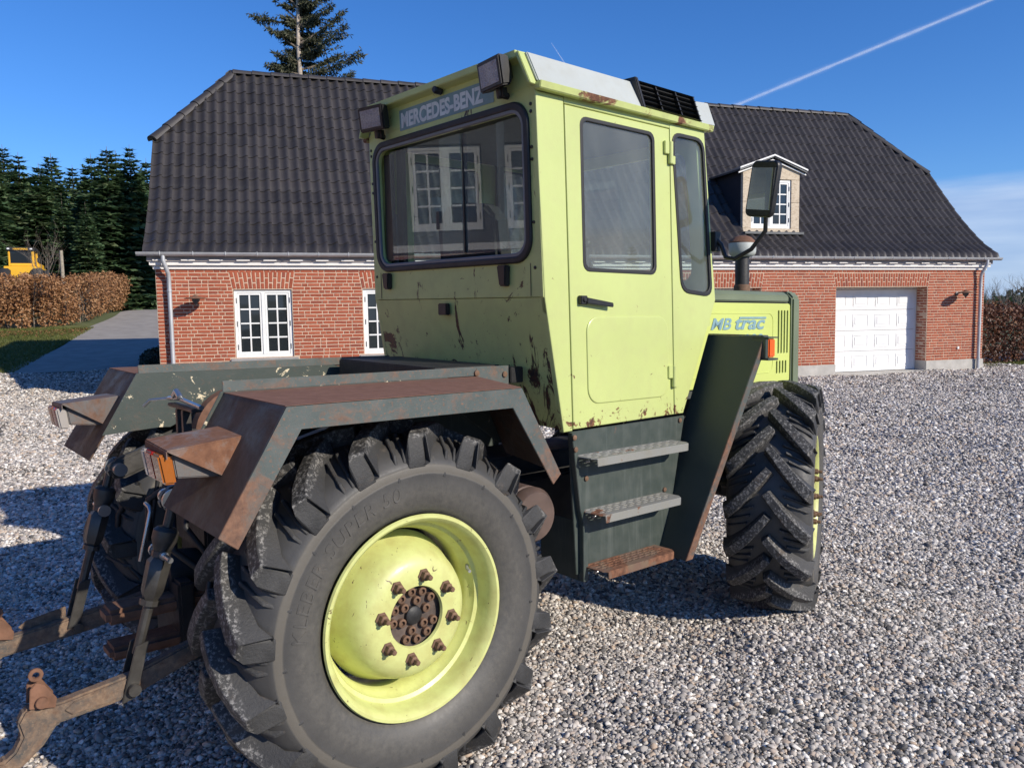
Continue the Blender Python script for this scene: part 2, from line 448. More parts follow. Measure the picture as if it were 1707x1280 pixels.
leaf_mat('shrub_leaves', [(0, (.01, .02, .009)), (1, (.03, .05, .02))], .5, .15)
simple('bark', (.16, .13, .10), .9, var=.3, scale=12, bump=.6, bscale=40)
simple('pale_bark', (.42, .36, .30), .9, var=.25, scale=8, bump=.4, bscale=40)
simple('twig', (.20, .165, .13), .9, var=.25)
simple('lawn_soil', (.12, .13, .035), .95, var=.35, scale=3, bump=.5)
simple('field', (.10, .12, .04), .95, var=.3, scale=.05)

# ================================================================== ground
def sheet(name, s0, s1, n0, n1, ds, mat, lift=0., label=None, edge=None):
    ns_ = max(2, int((s1 - s0) / ds) + 1); nn_ = max(2, int((n1 - n0) / ds) + 1)
    S, N = np.meshgrid(np.linspace(s0, s1, ns_), np.linspace(n0, n1, nn_))
    if edge is not None: S, N = edge(S, N)
    X = HO[0] + S * HF[0] + N * HN[0]; Y = HO[1] + S * HF[1] + N * HN[1]
    Z = zg(X, Y) + lift + (rip(X, Y) if name == 'gravel_yard' else 0)
    idx = np.arange(ns_ * nn_).reshape(nn_, ns_)
    Fq = np.stack([idx[:-1, :-1], idx[:-1, 1:], idx[1:, 1:], idx[1:, :-1]], -1).reshape(-1, 4)
    me = mesh_np(name, np.stack([X, Y, Z], -1).reshape(-1, 3), Fq, MAT[mat])
    me.polygons.foreach_set('use_smooth', [True] * len(me.polygons))
    return tag(link(name, me), label, None, None, 'structure')
# wide land to the horizon (coarse far away), then yard, drive and lawn laid on it
def big_ground():
    g = np.unique(np.concatenate([np.linspace(-60, 60, 121), np.sign(np.linspace(-1, 1, 41)) * np.abs(np.linspace(-1, 1, 41)) ** 2.5 * 6000]))
    X, Y = np.meshgrid(g, g); Z = zg(X, Y) - .05
    n = len(g); idx = np.arange(n * n).reshape(n, n)
    Fq = np.stack([idx[:-1, :-1], idx[:-1, 1:], idx[1:, 1:], idx[1:, :-1]], -1).reshape(-1, 4)
    me = mesh_np('ground', np.stack([X, Y, Z], -1).reshape(-1, 3), Fq, MAT['field'])
    me.polygons.foreach_set('use_smooth', [True] * len(me.polygons))
    tag(link('ground', me), None, None, None, 'structure')
big_ground()
sheet('gravel_yard', -12, 31, -20, 6.2, .11, 'gravel_ground', 0.)
sheet('driveway', -4.25, -.35, 6.2, 36, .3, 'asphalt', .004, edge=lambda S, N: (S + .12 * np.sin(N * .7) * (S < -4) , N))
sheet('lawn', -26, -4.2, 6.2, 17.5, .3, 'lawn_soil', -.004)
sheet('grass_strip', 20.3, 31, .25, 1.8, .25, 'lawn_soil', .006)

# ================================================================== coach house
house = empty('coach_house'); house.location = (HO[0], HO[1], 0); house.rotation_euler = (0, 0, math.pi / 2 - HAZ)
tag(house, 'long red brick coach house with black pantile roof and white cornice', 'house')
WL, WTOP, ZP = 19.64, 2.55, .271
HCAM = np.array([1.98, -16.07, 1.6])   # the photographer's side, to rank pieces by size
wins = [(1.352, 2.425, .862, 2.163), (3.79, 4.865, .862, 2.163), (6.23, 7.305, .862, 2.163)]
doors = [(10.25, 12.99, 0., 2.132), (15.084, 17.826, 0., 2.132)]
REV = .37
# wall body with its openings, mortar coloured, bricks stand proud of it
wall = plate('wall', [(0, ZP), (WL, ZP), (WL, WTOP), (0, WTOP)],
      [[(a, b0), (a, b1), (b, b1), (b, b0)] for a, b, b0, b1 in wins] + [[(a, ZP + .0), (a, b1), (b, b1), (b, ZP + .0)] for a, b, b0, b1 in doors][:0],
      .40, 0, lambda u, v, w: (u, .208 + w, v), MAT['mortar'], house) if False else None
def wall_body():
    m = MB()
    xs = sorted(set([0, WL] + [q for w in wins + doors for q in w[:2]]))
    for a, b in zip(xs[:-1], xs[1:]):
        op = [w for w in wins + doors if abs(w[0] - a) < 1e-6]
        if op:
            z0, z1 = op[0][2], op[0][3]
            if z0 > ZP: m.box(a, b, .008, .40, ZP, z0)
            m.box(a, b, .008, .40, z1, WTOP)
        else: m.box(a, b, .008, .40, ZP, WTOP)
    # gable ends and rear wall
    m.box(0.008, .4, .402, 6.9, ZP, WTOP); m.box(WL - .4, WL - .008, .402, 6.9, ZP, WTOP); m.box(.4, WL - .4, 6.5, 6.892, ZP, WTOP)
    return m.build('wall', MAT['mortar'], house)
wall = wall_body()
pl = MB()
for a, b in ((0, 10.25), (12.99, 15.084), (17.826, WL)): pl.box(a - (.02 if a == 0 else 0), b + (.02 if b == WL else 0), -.02, .42, -.1, ZP)
pl.box(-.02, .42, .422, 6.92, -.1, ZP); pl.box(WL - .42, WL + .02, .422, 6.92, -.1, ZP)
pl.build('plinth', MAT['concrete'], house)
for a, b, _, _ in doors: MB().box(a, b, -.05, .6, -.1, .035).build('threshold', MAT['concrete'], house)
# ---- bricks
def brick_proto(w, h, d=.03, seed=0):
    r = random.Random(seed); e = .004
    j = lambda q: q + r.uniform(-.0025, .0025)
    vs = [(-w/2, d, -h/2), (w/2, d, -h/2), (w/2, d, h/2), (-w/2, d, h/2),
          (j(-w/2), e, j(-h/2)), (j(w/2), e, j(-h/2)), (j(w/2), e, j(h/2)), (j(-w/2), e, j(h/2)),
          (-w/2+.005, r.uniform(-.002, .001), -h/2+.005), (w/2-.005, 0, -h/2+.005), (w/2-.005, r.uniform(-.002, .001), h/2-.005), (-w/2+.005, 0, h/2-.005)]
    fs = [(8, 9, 10, 11)] + [(4 + i, 4 + (i+1) % 4, 8 + (i+1) % 4, 8 + i) for i in range(4)] + [(i, (i+1) % 4, 4 + (i+1) % 4, 4 + i) for i in range(4)]
    return vs, fs
def blocked(z):
    """intervals of s where an opening or a flat arch interrupts the course at height z"""
    out = []
    for a, b, z0, z1 in wins + doors:
        if z0 - .10 < z < z1 + .005 and (a, b, z0, z1) in wins: out.append((a - (.10 if z < z0 + .01 else .006), b + (.10 if z < z0 + .01 else .006)))
        elif (a, b, z0, z1) in doors and z < z1 + .005: out.append((a - .004, b + .004))
        elif z1 <= z < z1 + .335:
            q = .012 + .06 * (z - z1) / .33; out.append((a - q, b + q))
    return sorted(out)
PITCH_Z = (WTOP - ZP) / 34.
bricks = []      # (s, n, z, w, h, rot about z, tilt about y)
for row in range(34):
    zc = ZP + (row + .5) * PITCH_Z
    h = PITCH_Z - .0175
    segs = []; x = 0.
    for a, b in blocked(zc):
        if a > x + .03: segs.append((x, a))
        x = max(x, b)
    if x < WL: segs.append((x, WL))
    for a, b in segs:
        x = a; k = row * 2 + int(a * 7)
        seq = [('S', 'S', 'H'), ('H', 'H', 'S'), ('S', 'H', 'S'), ('H', 'S', 'H')][row % 4]
        first = True
        while x < b - .03:
            w = .228 if seq[k % 3] == 'S' else .112
            if first and row % 2: w = .112 if w > .2 else .17
            first = False; k += 1
            if random.random() < .06: w = .17
            x2 = min(x + w, b)
            if b - x2 < .05: x2 = b
            jx = random.uniform(-.003, .003)
            bricks.append(((x + x2) / 2 + jx, 0, zc + random.uniform(-.0015, .0015), max(.03, x2 - x - .015), h + random.uniform(-.003, .003), 0, 0))
            x = x2
for a, b, z0, z1 in wins + doors:                      # flat arches of upright bricks
    n = int(round((b - a + .05) / .0735)); cx = (a + b) / 2
    for i in range(n):
        t = (i + .5) / n
        xb = a - .01 + t * (b - a + .02); xt = a - .07 + t * (b - a + .14)
        cuts = [(0, .115), (.125, .335)] if i % 2 else [(0, .21), (.22, .335)]
        for c0, c1 in cuts:
            zc = z1 + .012 + (c0 + c1) / 2 * .98; f = (zc - z1) / .335
            bricks.append((xb + (xt - xb) * f, 0, zc, .056, (c1 - c0) * .98 - .012, 0, math.atan2(xt - xb, .335)))
for a, b, z0, z1 in doors:                             # brick reveals of the garage openings
    for row in range(34):
        zc = ZP + (row + .5) * PITCH_Z
        if zc > z1: continue
        for side, xx in ((-1, a), (1, b)):
            ws = [.228, .112] if row % 2 else [.112, .228]; y = .012
            for w in ws:
                bricks.append((xx, y + w / 2, zc, w - .014, PITCH_Z - .0175, math.pi / 2 * (-side) , 0)); y += w
def rank(b): return np.linalg.norm(np.array([b[0], b[1], b[2]]) - HCAM) + (6 if b[2] < .72 and b[0] < 8 else 0) + (0 if b[3] > .1 or b[4] > .1 else 1.2) + (8 if 3.95 < b[0] < 12.4 else 0)
bricks.sort(key=rank)
protos = {}
def brick_obj_mesh(w, h, i):
    key = (round(w, 3), round(h, 2), i)
    if key not in protos:
        vs, fs = brick_proto(key[0], h, seed=hash(key) % 999)
        me = bpy.data.meshes.new('brick'); me.from_pydata(vs, [], fs); me.materials.append(MAT['brick']); protos[key] = me
    return protos[key]
for b in bricks[:300]:
    big = b[4] > .09
    w = min((.0935, .1515, .2095, .06, .08, .13), key=lambda q: abs(q - b[3])) if not big else b[3]
    me = brick_obj_mesh(w, b[4] if big else PITCH_Z - .0175, random.randrange(3))
    o = link('brick', me, None, wall); o.location = (b[0], b[1], b[2]); o.rotation_euler = (0, b[6], b[5]); o.scale = (b[3] / w, 1, 1)
def join_shapes(items, name, mat, parent, tones=True):
    V = []; Fq = []; T = []; off = 0
    for vs, fs in items:
        vs = np.asarray(vs); V.append(vs); t = random.random()
        for f in fs:
            Fq.append(tuple(i + off for i in f)); T.append(t)
        off += len(vs)
    me = bpy.data.meshes.new(name); me.from_pydata(np.concatenate(V).tolist(), [], Fq); me.materials.append(MAT[mat])
    at = me.attributes.new('brick_tone', 'FLOAT', 'FACE'); at.data.foreach_set('value', np.array(T, np.float32))
    return tag(link(name, me, None, parent), kind='stuff')
items = []
for q, b in enumerate(bricks[300:]):
    vs, fs = brick_proto(b[3], b[4], seed=q % 60); vs = np.array(vs)
    if b[6]: c, s_ = math.cos(b[6]), math.sin(b[6]); vs = np.stack([c * vs[:, 0] + s_ * vs[:, 2], vs[:, 1], -s_ * vs[:, 0] + c * vs[:, 2]], 1)
    if b[5]: c, s_ = math.cos(b[5]), math.sin(b[5]); vs = np.stack([c * vs[:, 0] - s_ * vs[:, 1], s_ * vs[:, 0] + c * vs[:, 1], vs[:, 2]], 1)
    items.append((vs + np.array(b[:3]), fs))
join_shapes(items, 'brickwork', 'brick', wall)
# ---- cornice
co = MB()
for z0, z1, y in ((WTOP, WTOP + .045, -.032), (WTOP + .045, WTOP + .07, -.018), (WTOP + .07, WTOP + .14, -.085)):
    co.box(y, WL - y, y, .45, z0, z1)
    co.box(y, .4, .452, 6.9 - y, z0, z1); co.box(WL - .4, WL - y, .452, 6.9 - y, z0, z1)
cornice = co.build('cornice', MAT['cornice_paint'], house)
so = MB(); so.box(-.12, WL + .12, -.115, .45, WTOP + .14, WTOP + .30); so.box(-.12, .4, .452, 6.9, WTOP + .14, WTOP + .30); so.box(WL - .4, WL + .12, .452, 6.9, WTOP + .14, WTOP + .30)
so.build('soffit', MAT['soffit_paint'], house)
me_d = MB().box(-.12, .12, -.018, .018, -.011, .011).mesh('lit_edge_bar', (MAT['cornice_paint'],))  # thin white bars stand in for the sunlit lower edges of grey modillions
for i in range(41):
    o = link('lit_edge_bar', me_d, None, cornice); o.location = (.1 + i * .486, -.128, WTOP + .158)
# ---- windows
def casement_window(parent, x0, x1, z0, z1, y, rows=4, cols=2, sill=True, curtain=False):
    fr = MB(); W = .055; cx = (x0 + x1) / 2
    fr.box(x0, x0 + W, y, y + .07, z0, z1); fr.box(x1 - W, x1, y, y + .07, z0, z1)
    fr.box(x0 + W, x1 - W, y, y + .07, z1 - W, z1); fr.box(x0 + W, x1 - W, y, y + .07, z0, z0 + W)
    fr.box(cx - .032, cx + .032, y - .004, y + .07, z0 + W, z1 - W)
    panes = []
    for a, b in ((x0 + W, cx - .032), (cx + .032, x1 - W)):
        a += .003; b -= .003; S = .036; c0, c1 = z0 + W + .003, z1 - W - .003
        yy = y + .010
        fr.box(a, a + S, yy, yy + .045, c0, c1); fr.box(b - S, b, yy, yy + .045, c0, c1)
        fr.box(a + S, b - S, yy, yy + .045, c1 - S, c1); fr.box(a + S, b - S, yy, yy + .045, c0, c0 + S + .015)
        ia, ib, ic0, ic1 = a + S, b - S, c0 + S + .015, c1 - S
        for i in range(1, cols): xx = ia + (ib - ia) * i / cols; fr.box(xx - .014, xx + .014, yy + .006, yy + .04, ic0, ic1)
        for j in range(1, rows):
            zz = ic0 + (ic1 - ic0) * j / rows
            for i in range(cols):
                fr.box(ia + (ib - ia) * i / cols + .011, ia + (ib - ia) * (i + 1) / cols - .011, yy + .008, yy + .038, zz - .014, zz + .014)
        for i in range(cols):
            for j in range(rows):
                panes.append((ia + (ib - ia) * i / cols + .008, ia + (ib - ia) * (i+1) / cols - .008, ic0 + (ic1 - ic0) * j / rows + .008, ic0 + (ic1 - ic0) * (j+1) / rows - .008, yy + .022))
    w = fr.build('window', MAT['white_paint'], parent)
    for a, b, c, d, yy in panes:
        t = random.uniform(-.004, .004)
        me = MB().hexa([(a, yy + t, c), (b, yy, c), (b, yy + .004, c), (a, yy + .004 + t, c), (a, yy, d), (b, yy - t, d), (b, yy + .004 - t, d), (a, yy + .004, d)]).mesh('pane', (MAT['window_glass'],))
        link('pane', me, None, w)
    hg = MB()
    for zz in (z0 + .2, (z0 + z1) / 2, z1 - .2):
        for xx in (x0 + W * .75, x1 - W * .75): hg.tube([(xx, y - .004, zz - .05), (xx, y - .004, zz + .05)], .008, 6)
    hg.build('hinge', MAT['zinc_dark'], w)
    if sill:
        si = MB().hexa([(x0 - .10, -.075, z0 - .085), (x1 + .09, -.075, z0 - .085), (x1 + .09, y + .02, z0 - .085), (x0 - .10, y + .02, z0 - .085),
                        (x0 - .10, -.075, z0 - .035), (x1 + .09, -.075, z0 - .035), (x1 + .09, y + .02, z0 - .002), (x0 - .10, y + .02, z0 - .002)])
        si.build('sill', MAT['sill_slate'], w, bevel=.006)
    return w
for q in wins: casement_window(house, q[0] + .006, q[1] - .006, q[2] + .002, q[3] - .006, .045)
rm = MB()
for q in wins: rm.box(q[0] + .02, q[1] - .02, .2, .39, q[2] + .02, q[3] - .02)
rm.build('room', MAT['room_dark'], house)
# ---- garage doors
for a, b, z0, z1 in doors:
    m = MB(); m.box(a + .004, a + .03, REV - .012, REV + .05, .036, z1 - .004); m.box(b - .03, b - .004, REV - .012, REV + .05, .036, z1 - .004); m.box(a + .03, b - .03, REV - .012, REV + .05, z1 - .04, z1 - .004)
    gd = m.build('garage_door', MAT['door_white'], house)
    rows = 4; hh = (z1 - .045 - .045) / rows; ncol = 4; ww = (b - a - .07) / ncol
    for j in range(rows):
        zz = .045 + j * hh
        # a door leaf section and its raised fields
        sec = MB().box(a + .032, b - .032, REV, REV + .04, zz + .004, zz + hh - .004).build('panel', MAT['door_white'], gd, bevel=.003)
        for i in range(ncol):
            x0 = a + .035 + i * ww
            fld = MB()
            for (q0, q1, r0, r1) in ((.10, ww - .10, .08, .115), (.10, ww - .10, hh - .125, hh - .09)): fld.box(x0 + q0, x0 + q1, REV - .007, REV - .001, zz + r0, zz + r1)
            for (q0, q1) in ((.10, .125), (ww - .125, ww - .10)): fld.box(x0 + q0, x0 + q1, REV - .007, REV - .001, zz + .115, zz + hh - .125)
            fld.box(x0 + .165, x0 + ww - .165, REV - .009, REV - .001, zz + .155, zz + hh - .165)
            fld.build('field_panel', MAT['door_white'], gd, bevel=.004)
# ---- roof
PROF = np.array([(-.17, 2.86), (.08, 3.01), (.35, 3.185), (.83, 3.655), (1.30, 4.17), (1.78, 4.765), (2.34, 5.48), (2.98, 6.35), (3.62, 7.22)])
seg = np.concatenate([[0], np.cumsum(np.hypot(*np.diff(PROF, axis=0).T))]); LEN = seg[-1]
_tt = np.linspace(0, LEN, 400); _pn = np.interp(_tt, seg, PROF[:, 0]); _pz = np.interp(_tt, seg, PROF[:, 1])
for _ in range(4):
    _a = np.convolve(np.pad(_pn, 12, 'reflect', reflect_type='odd'), np.ones(25) / 25, 'valid'); _pn = _a
    _a = np.convolve(np.pad(_pz, 12, 'reflect', reflect_type='odd'), np.ones(25) / 25, 'valid'); _pz = _a
def rpt(t):
    n = np.interp(t, _tt, _pn); z = np.interp(t, _tt, _pz); e = .01
    dn = np.interp(t + e, _tt, _pn) - np.interp(t - e, _tt, _pn); dz = np.interp(t + e, _tt, _pz) - np.interp(t - e, _tt, _pz)
    L = np.hypot(dn, dz) + 1e-9
    return n, z, -dz / L, dn / L          # point and outward normal (n, z)
SL, SR, NHIP, NR = -.18, 19.90, 2.22, 3.62
def slim(n):
    f = np.clip((n - NHIP) / (NR - NHIP), 0, 1); return SL + 1.6 * f, SR - 1.68 * f
roof_m = MB()
ts = np.linspace(0, LEN, 24); rn, rz, _, _ = rpt(ts); l_, r_s = slim(rn)
under = []
for i in range(24): under.append(((l_[i], rn[i], rz[i] - .03), (r_s[i], rn[i], rz[i] - .03)))
vs = [q for p in under for q in p]; roof_m.add(vs, [(2*i, 2*i+1, 2*i+3, 2*i+2) for i in range(23)])
vs = [(q[0], 7.24 - q[1], q[2]) for q in vs]; roof_m.add(vs, [(2*i, 2*i+2, 2*i+3, 2*i+1) for i in range(23)])
zhip = float(np.interp(NHIP, _pn, _pz)) - .03
for s0, s1, fl in ((SL, SL + 1.6, 0), (SR, SR - 1.68, 1)):
    roof_m.add([(s0, NHIP, zhip), (s0, 7.24 - NHIP, zhip), (s1, NR, 7.185)], [(0, 1, 2)])
    # gable masonry below the half hip
    gp = [(abs(s0 - 0) and (0.02 if s0 < 1 else WL - .02), q[0], q[1] - .06) for q in zip(rn, rz) if 0.1 < q[0] <= NHIP]
    gp = [((.02 if s0 < 1 else WL - .02), .0, WTOP + .2)] + gp + [(g[0], 7.24 - g[1], g[2]) for g in gp[::-1]] + [((.02 if s0 < 1 else WL - .02), 6.9, WTOP + .2)]
    roof_m.prism(gp, (.25 if s0 < 1 else -.25, 0, 0))
roof = roof_m.build('roof', MAT['zinc_dark'], house, recalc=False)
NC, NRW = 97, 17; TW = (SR - SL) / NC; TL_ = LEN / NRW
uu = np.linspace(0, 1, 9)
wave = np.interp(uu, [0, .12, .3, .5, .7, .86, 1.0], [.034, .005, .000, .014, .046, .066, .058]) + .004
def tile_shape(row, cl=None, cr=None, slocal=0.):
    """one pantile of course row; local s from 0 to TW (+lap)"""
    t0 = row * TL_ - .035; t1 = (row + 1) * TL_ + .02; ts = np.linspace(t0, min(t1, LEN + .0), 4)
    V = []; n_, z_, a, b = rpt(ts)
    for i in range(4):
        lift = .017 * (1 - i / 3.0)
        for u, w in zip(uu, wave):
            s = slocal + u * TW * 1.06
            h = w + lift
            V.append((s, n_[i] + a[i] * h, z_[i] + b[i] * h))
    k = len(uu)
    for u, w in zip(uu, wave): V.append((slocal + u * TW * 1.06, n_[0] + a[0] * (w + .004), z_[0] + b[0] * (w + .004)))
    Fq = [(i*k+j, i*k+j+1, (i+1)*k+j+1, (i+1)*k+j) for i in range(3) for j in range(k - 1)]
    Fq += [(4*k+j, 4*k+j+1, j+1, j) for j in range(k - 1)]
    for i in range(3): Fq.append(((i+1)*k + k-1, i*k + k-1, i*k + k-1, (i+1)*k + k-1)) if 0 else None
    V = np.array(V)
    return V, [f for f in Fq if f]
row_mesh = []
for row in range(NRW):
    V, Fq = tile_shape(row); me = bpy.data.meshes.new('roof_tile'); me.from_pydata(V.tolist(), [], Fq); me.materials.append(MAT['roof_tile'])
    shade(me, 45); row_mesh.append(me)
DS0, DS1 = 12.88, 14.46          # the dormer's cheeks
tl = []
for row in range(NRW):
    nmid = rpt((row + .5) * TL_)[0]; zmid = rpt((row + .5) * TL_)[1]
    for c in range(NC):
        s0 = SL + c * TW
        l, r = slim(rpt((row + 1) * TL_)[0]); l0, r0 = slim(rpt(row * TL_)[0])
        if s0 + TW < l0 or s0 > r0: continue
        if DS0 - .02 < s0 + TW / 2 < DS1 + .02 and .60 < nmid and zmid < 4.98: continue
        clipped = (s0 < l - 1e-4) or (s0 + TW > r + 1e-4)
        vis = not (3.9 < s0 < 11.6)
        d = np.linalg.norm(np.array([s0, nmid, zmid]) - HCAM)
        tl.append((clipped, d + (0 if vis else 8), row, c, s0))
whole = sorted([q for q in tl if not q[0]], key=lambda q: q[1])
for q in whole[:300]:
    o = link('roof_tile', row_mesh[q[2]], None, roof); o.location = (q[4] + random.uniform(-.004, .004), 0, random.uniform(-.003, .003))
items = []
for q in whole[300:] + [q for q in tl if q[0]]:
    V, Fq = tile_shape(q[2], slocal=q[4] + random.uniform(-.004, .004)); V = np.array(V)
    V[:, 2] += random.uniform(-.003, .003)
    if q[0]:
        l, r = slim(V[:, 1]); V[:, 0] = np.clip(V[:, 0], l, r)
    items.append((V, Fq))
tiling = join_shapes(items, 'tiling', 'roof_tile', roof); shade(tiling.data, 45)
def ridge(p, q, nseg, r=.105):
    p = Vector(p); q = Vector(q)
    for i in range(nseg):
        a = p.lerp(q, i / nseg); b = p.lerp(q, (i + 1.06) / nseg); m = MB()
        d = (q - p).normalized(); u = d.cross(Vector((0, 0, 1))).normalized(); w = u.cross(d); vs = []
        for e, rad in ((a, r * 1.12), (a.lerp(b, .3), r * 1.04), (b, r * .94)):
            for k in range(9):
                an = math.pi * (k / 8) ; vs.append(e + u * math.cos(an) * rad * 1.25 + w * (math.sin(an) * rad - .03))
        m.add(vs, [(j*9+k, j*9+k+1, j*9+10+k, j*9+9+k) for j in range(2) for k in range(8)] + [tuple(range(9))])
        m.build('ridge_tile', MAT['roof_tile'], roof, smooth=50, recalc=False)
RL, RRt = (SL + 1.6, NR, 7.205), (SR - 1.68, NR, 7.205)
ridge(RL, RRt, 40)
zh = float(np.interp(NHIP, _pn, _pz))
for f in (NHIP, 7.24 - NHIP):
    ridge((SL - .02, f, zh + .03), RL, 6); ridge((SR + .02, f, zh + .03), RRt, 6)
# ---- gutter and downpipes
gt = MB(); ga = []
for k in range(9):
    an = math.pi + math.pi * k / 8; ga.append((math.cos(an) * .068, math.sin(an) * .068))
gin = [(x * .9, z * .9 + .002) for x, z in ga]
prof = ga + gin[::-1]
gt.prism([(SL - .10, -.205 + y, 2.845 + z) for y, z in prof], (SR - SL + .12, 0, 0))
gut = gt.build('gutter', MAT['zinc'], house, smooth=40)
bk = MB().tube([(0, -.14, 2.85), (0, -.145, 2.79), (0, -.205, 2.776), (0, -.270, 2.80), (0, -.271, 2.86)], .009, 6).mesh('bracket', (MAT['zinc'],))
for i in range(35):
    o = link('bracket', bk, None, gut); o.location = (.12 + i * .565, 0, 0)
for s, top in ((.237, .0), (19.415, 0.)):
    side = 1 if s > 5 else -1
    dp = MB().tube([(s + .07 * side, -.205, 2.80), (s + .07 * side, -.205, 2.70), (s + .06 * side, -.20, 2.66), (s + .005 * side, -.12, 2.47), (s, -.095, 2.40), (s, -.09, 2.2), (s, -.09, .02)], .040, 12).build('downpipe', MAT['zinc'], house, smooth=50)
    for zz in (2.15, 1.2, .3): MB().lathe([(.041, -.02), (.048, -.02), (.048, .02), (.041, .02)], 12, (s, -.09, zz)).build('pipe_clip', MAT['zinc'], dp, smooth=40)
MB().box(18.80, 18.86, -.028, .003, .545, .605).build('outlet', MAT['white_paint'], house, bevel=.004)
# ---- dormer
DN, DB, DE, DA, DC = .62, 3.485, 4.92, 5.22, 13.67
fx0, fx1, fz0, fz1 = 13.11, 14.23, 3.58, 4.73
def wallslab(m, x0, x1, z0, z1): m.box(x0, x1, DN, DN + .09, z0, z1)
fm = MB()
wallslab(fm, DS0, fx0, DB + .09, (DB + DE) / 2 - .003); wallslab(fm, DS0, fx0, (DB + DE) / 2 + .003, DE - .18)
wallslab(fm, fx1, DS1, DB + .09, (DB + DE) / 2 - .003); wallslab(fm, fx1, DS1, (DB + DE) / 2 + .003, DE - .18)
fm.box(DS0, DS1, DN - .012, DN + .09, DB, DB + .087)
fm.prism([(DS0, DN, DE - .177), (DC - .18, DN, DE - .177), (DC - .12, DN, DA - .04), (DS0, DN, DE)], (0, .09, 0))
fm.prism([(DC - .175, DN, DE - .177), (DC + .175, DN, DE - .177), (DC + .115, DN, DA - .04), (DC, DN, DA - .01), (DC - .115, DN, DA - .04)], (0, .09, 0))
fm.prism([(DC + .18, DN, DE - .177), (DS1, DN, DE - .177), (DS1, DN, DE), (DC + .12, DN, DA - .04)], (0, .09, 0))
dormer = fm.build('dormer', MAT['travertine'], house, bevel=.004)
dw = casement_window(house, fx0 + .004, fx1 - .004, fz0, fz1, DN + .03, sill=False)
dw.parent = dormer
for ch in list(dw.children):                       # keep the depth at thing > part > sub-part
    ch.parent = dormer
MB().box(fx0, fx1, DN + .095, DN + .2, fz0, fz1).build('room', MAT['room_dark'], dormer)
ck = MB()
nb = float(np.interp(DE, _pz, _pn))
ts = [q for q in zip(_pn[::12], _pz[::12]) if DN < q[0] < nb]
for x, t in ((DS0, .03), (DS1 - .03, .03)):
    ck.prism([(x, DN + .092, DB)] + [(x, q[0], q[1]) for q in ts] + [(x, nb, DE), (x, DN + .092, DE)], (t, 0, 0))
ck.build('cheek', MAT['black_cladding'], dormer)
rf = MB(); na = float(np.interp(DA + .08, _pz, _pn)); ne = float(np.interp(DE - .02, _pz, _pn))
for sg in (-1, 1):
    xe = DS0 - .14 if sg < 0 else DS1 + .14; ze = DE - .015
    rf.hexa([(DC, DN - .1, DA + .03), (xe, DN - .1, ze), (xe, ne + .1, ze), (DC, na + .1, DA + .03), (DC, DN - .1, DA + .075), (xe, DN - .1, ze + .045), (xe, ne + .1, ze + .045), (DC, na + .1, DA + .075)])
rf.build('dormer_roof', MAT['zinc_dark'], dormer)
fa = MB()
for sg in (-1, 1):
    xe = DS0 - .15 if sg < 0 else DS1 + .15; ze = DE - .025
    for dz, y, hgt in ((.055, -.125, .035), (-.045, -.05, .03)):
        fa.hexa([(DC, DN + y, DA + dz), (xe, DN + y, ze + dz), (xe, DN + y + .02, ze + dz), (DC, DN + y + .02, DA + dz), (DC, DN + y, DA + dz + hgt), (xe, DN + y, ze + dz + hgt), (xe, DN + y + .02, ze + dz + hgt), (DC, DN + y + .02, DA + dz + hgt)])
fa.build('fascia', MAT['white_paint'], dormer)
MB().box(DS0 - .03, DS1 + .03, DN - .16, DN + .01, DB - .06, DB - .004).build('apron', MAT['zinc_dark'], dormer)
# ---- wall lamps
def wall_lamp(s, z, label):
    t = empty('wall_lamp'); t.location = hw(s, 0, z); t.rotation_euler = (0, 0, math.pi / 2 - HAZ)
    tag(t, label, 'lamp', 'barn lamps on the brick front')
    MB().lathe([(.05, 0), (.05, .02), (.03, .03)], 14, (0, 0, -.04), (0, -1, 0)).build('wall_plate', MAT['zinc_dark'], t, smooth=40)
    MB().tube([(0, -.02, -.04), (0, -.16, -.02), (0, -.27, .02), (0, -.28, -.03)], .012, 8).build('arm', MAT['zinc_dark'], t, smooth=50)
    MB().lathe([(.0, .05), (.03, .045), (.05, .02), (.20, -.02), (.205, -.028), (.195, -.024), (.05, .01), (0, .015)], 28, (0, -.28, .0)).build('lamp_shade', MAT['rusty_iron'], t, smooth=40)
    MB().lathe([(.075, -.015), (.07, -.06), (.045, -.10), (.02, -.125), (.012, -.15), (0, -.15)], 18, (0, -.28, 0)).build('lamp_body', MAT['zinc_dark'], t, smooth=40)
wall_lamp(.70, 2.02, 'flat hooded wall lamp on the brick front beside the left window')
wall_lamp(18.74, 1.99, 'flat hooded wall lamp between the white garage door and the corner downpipe')
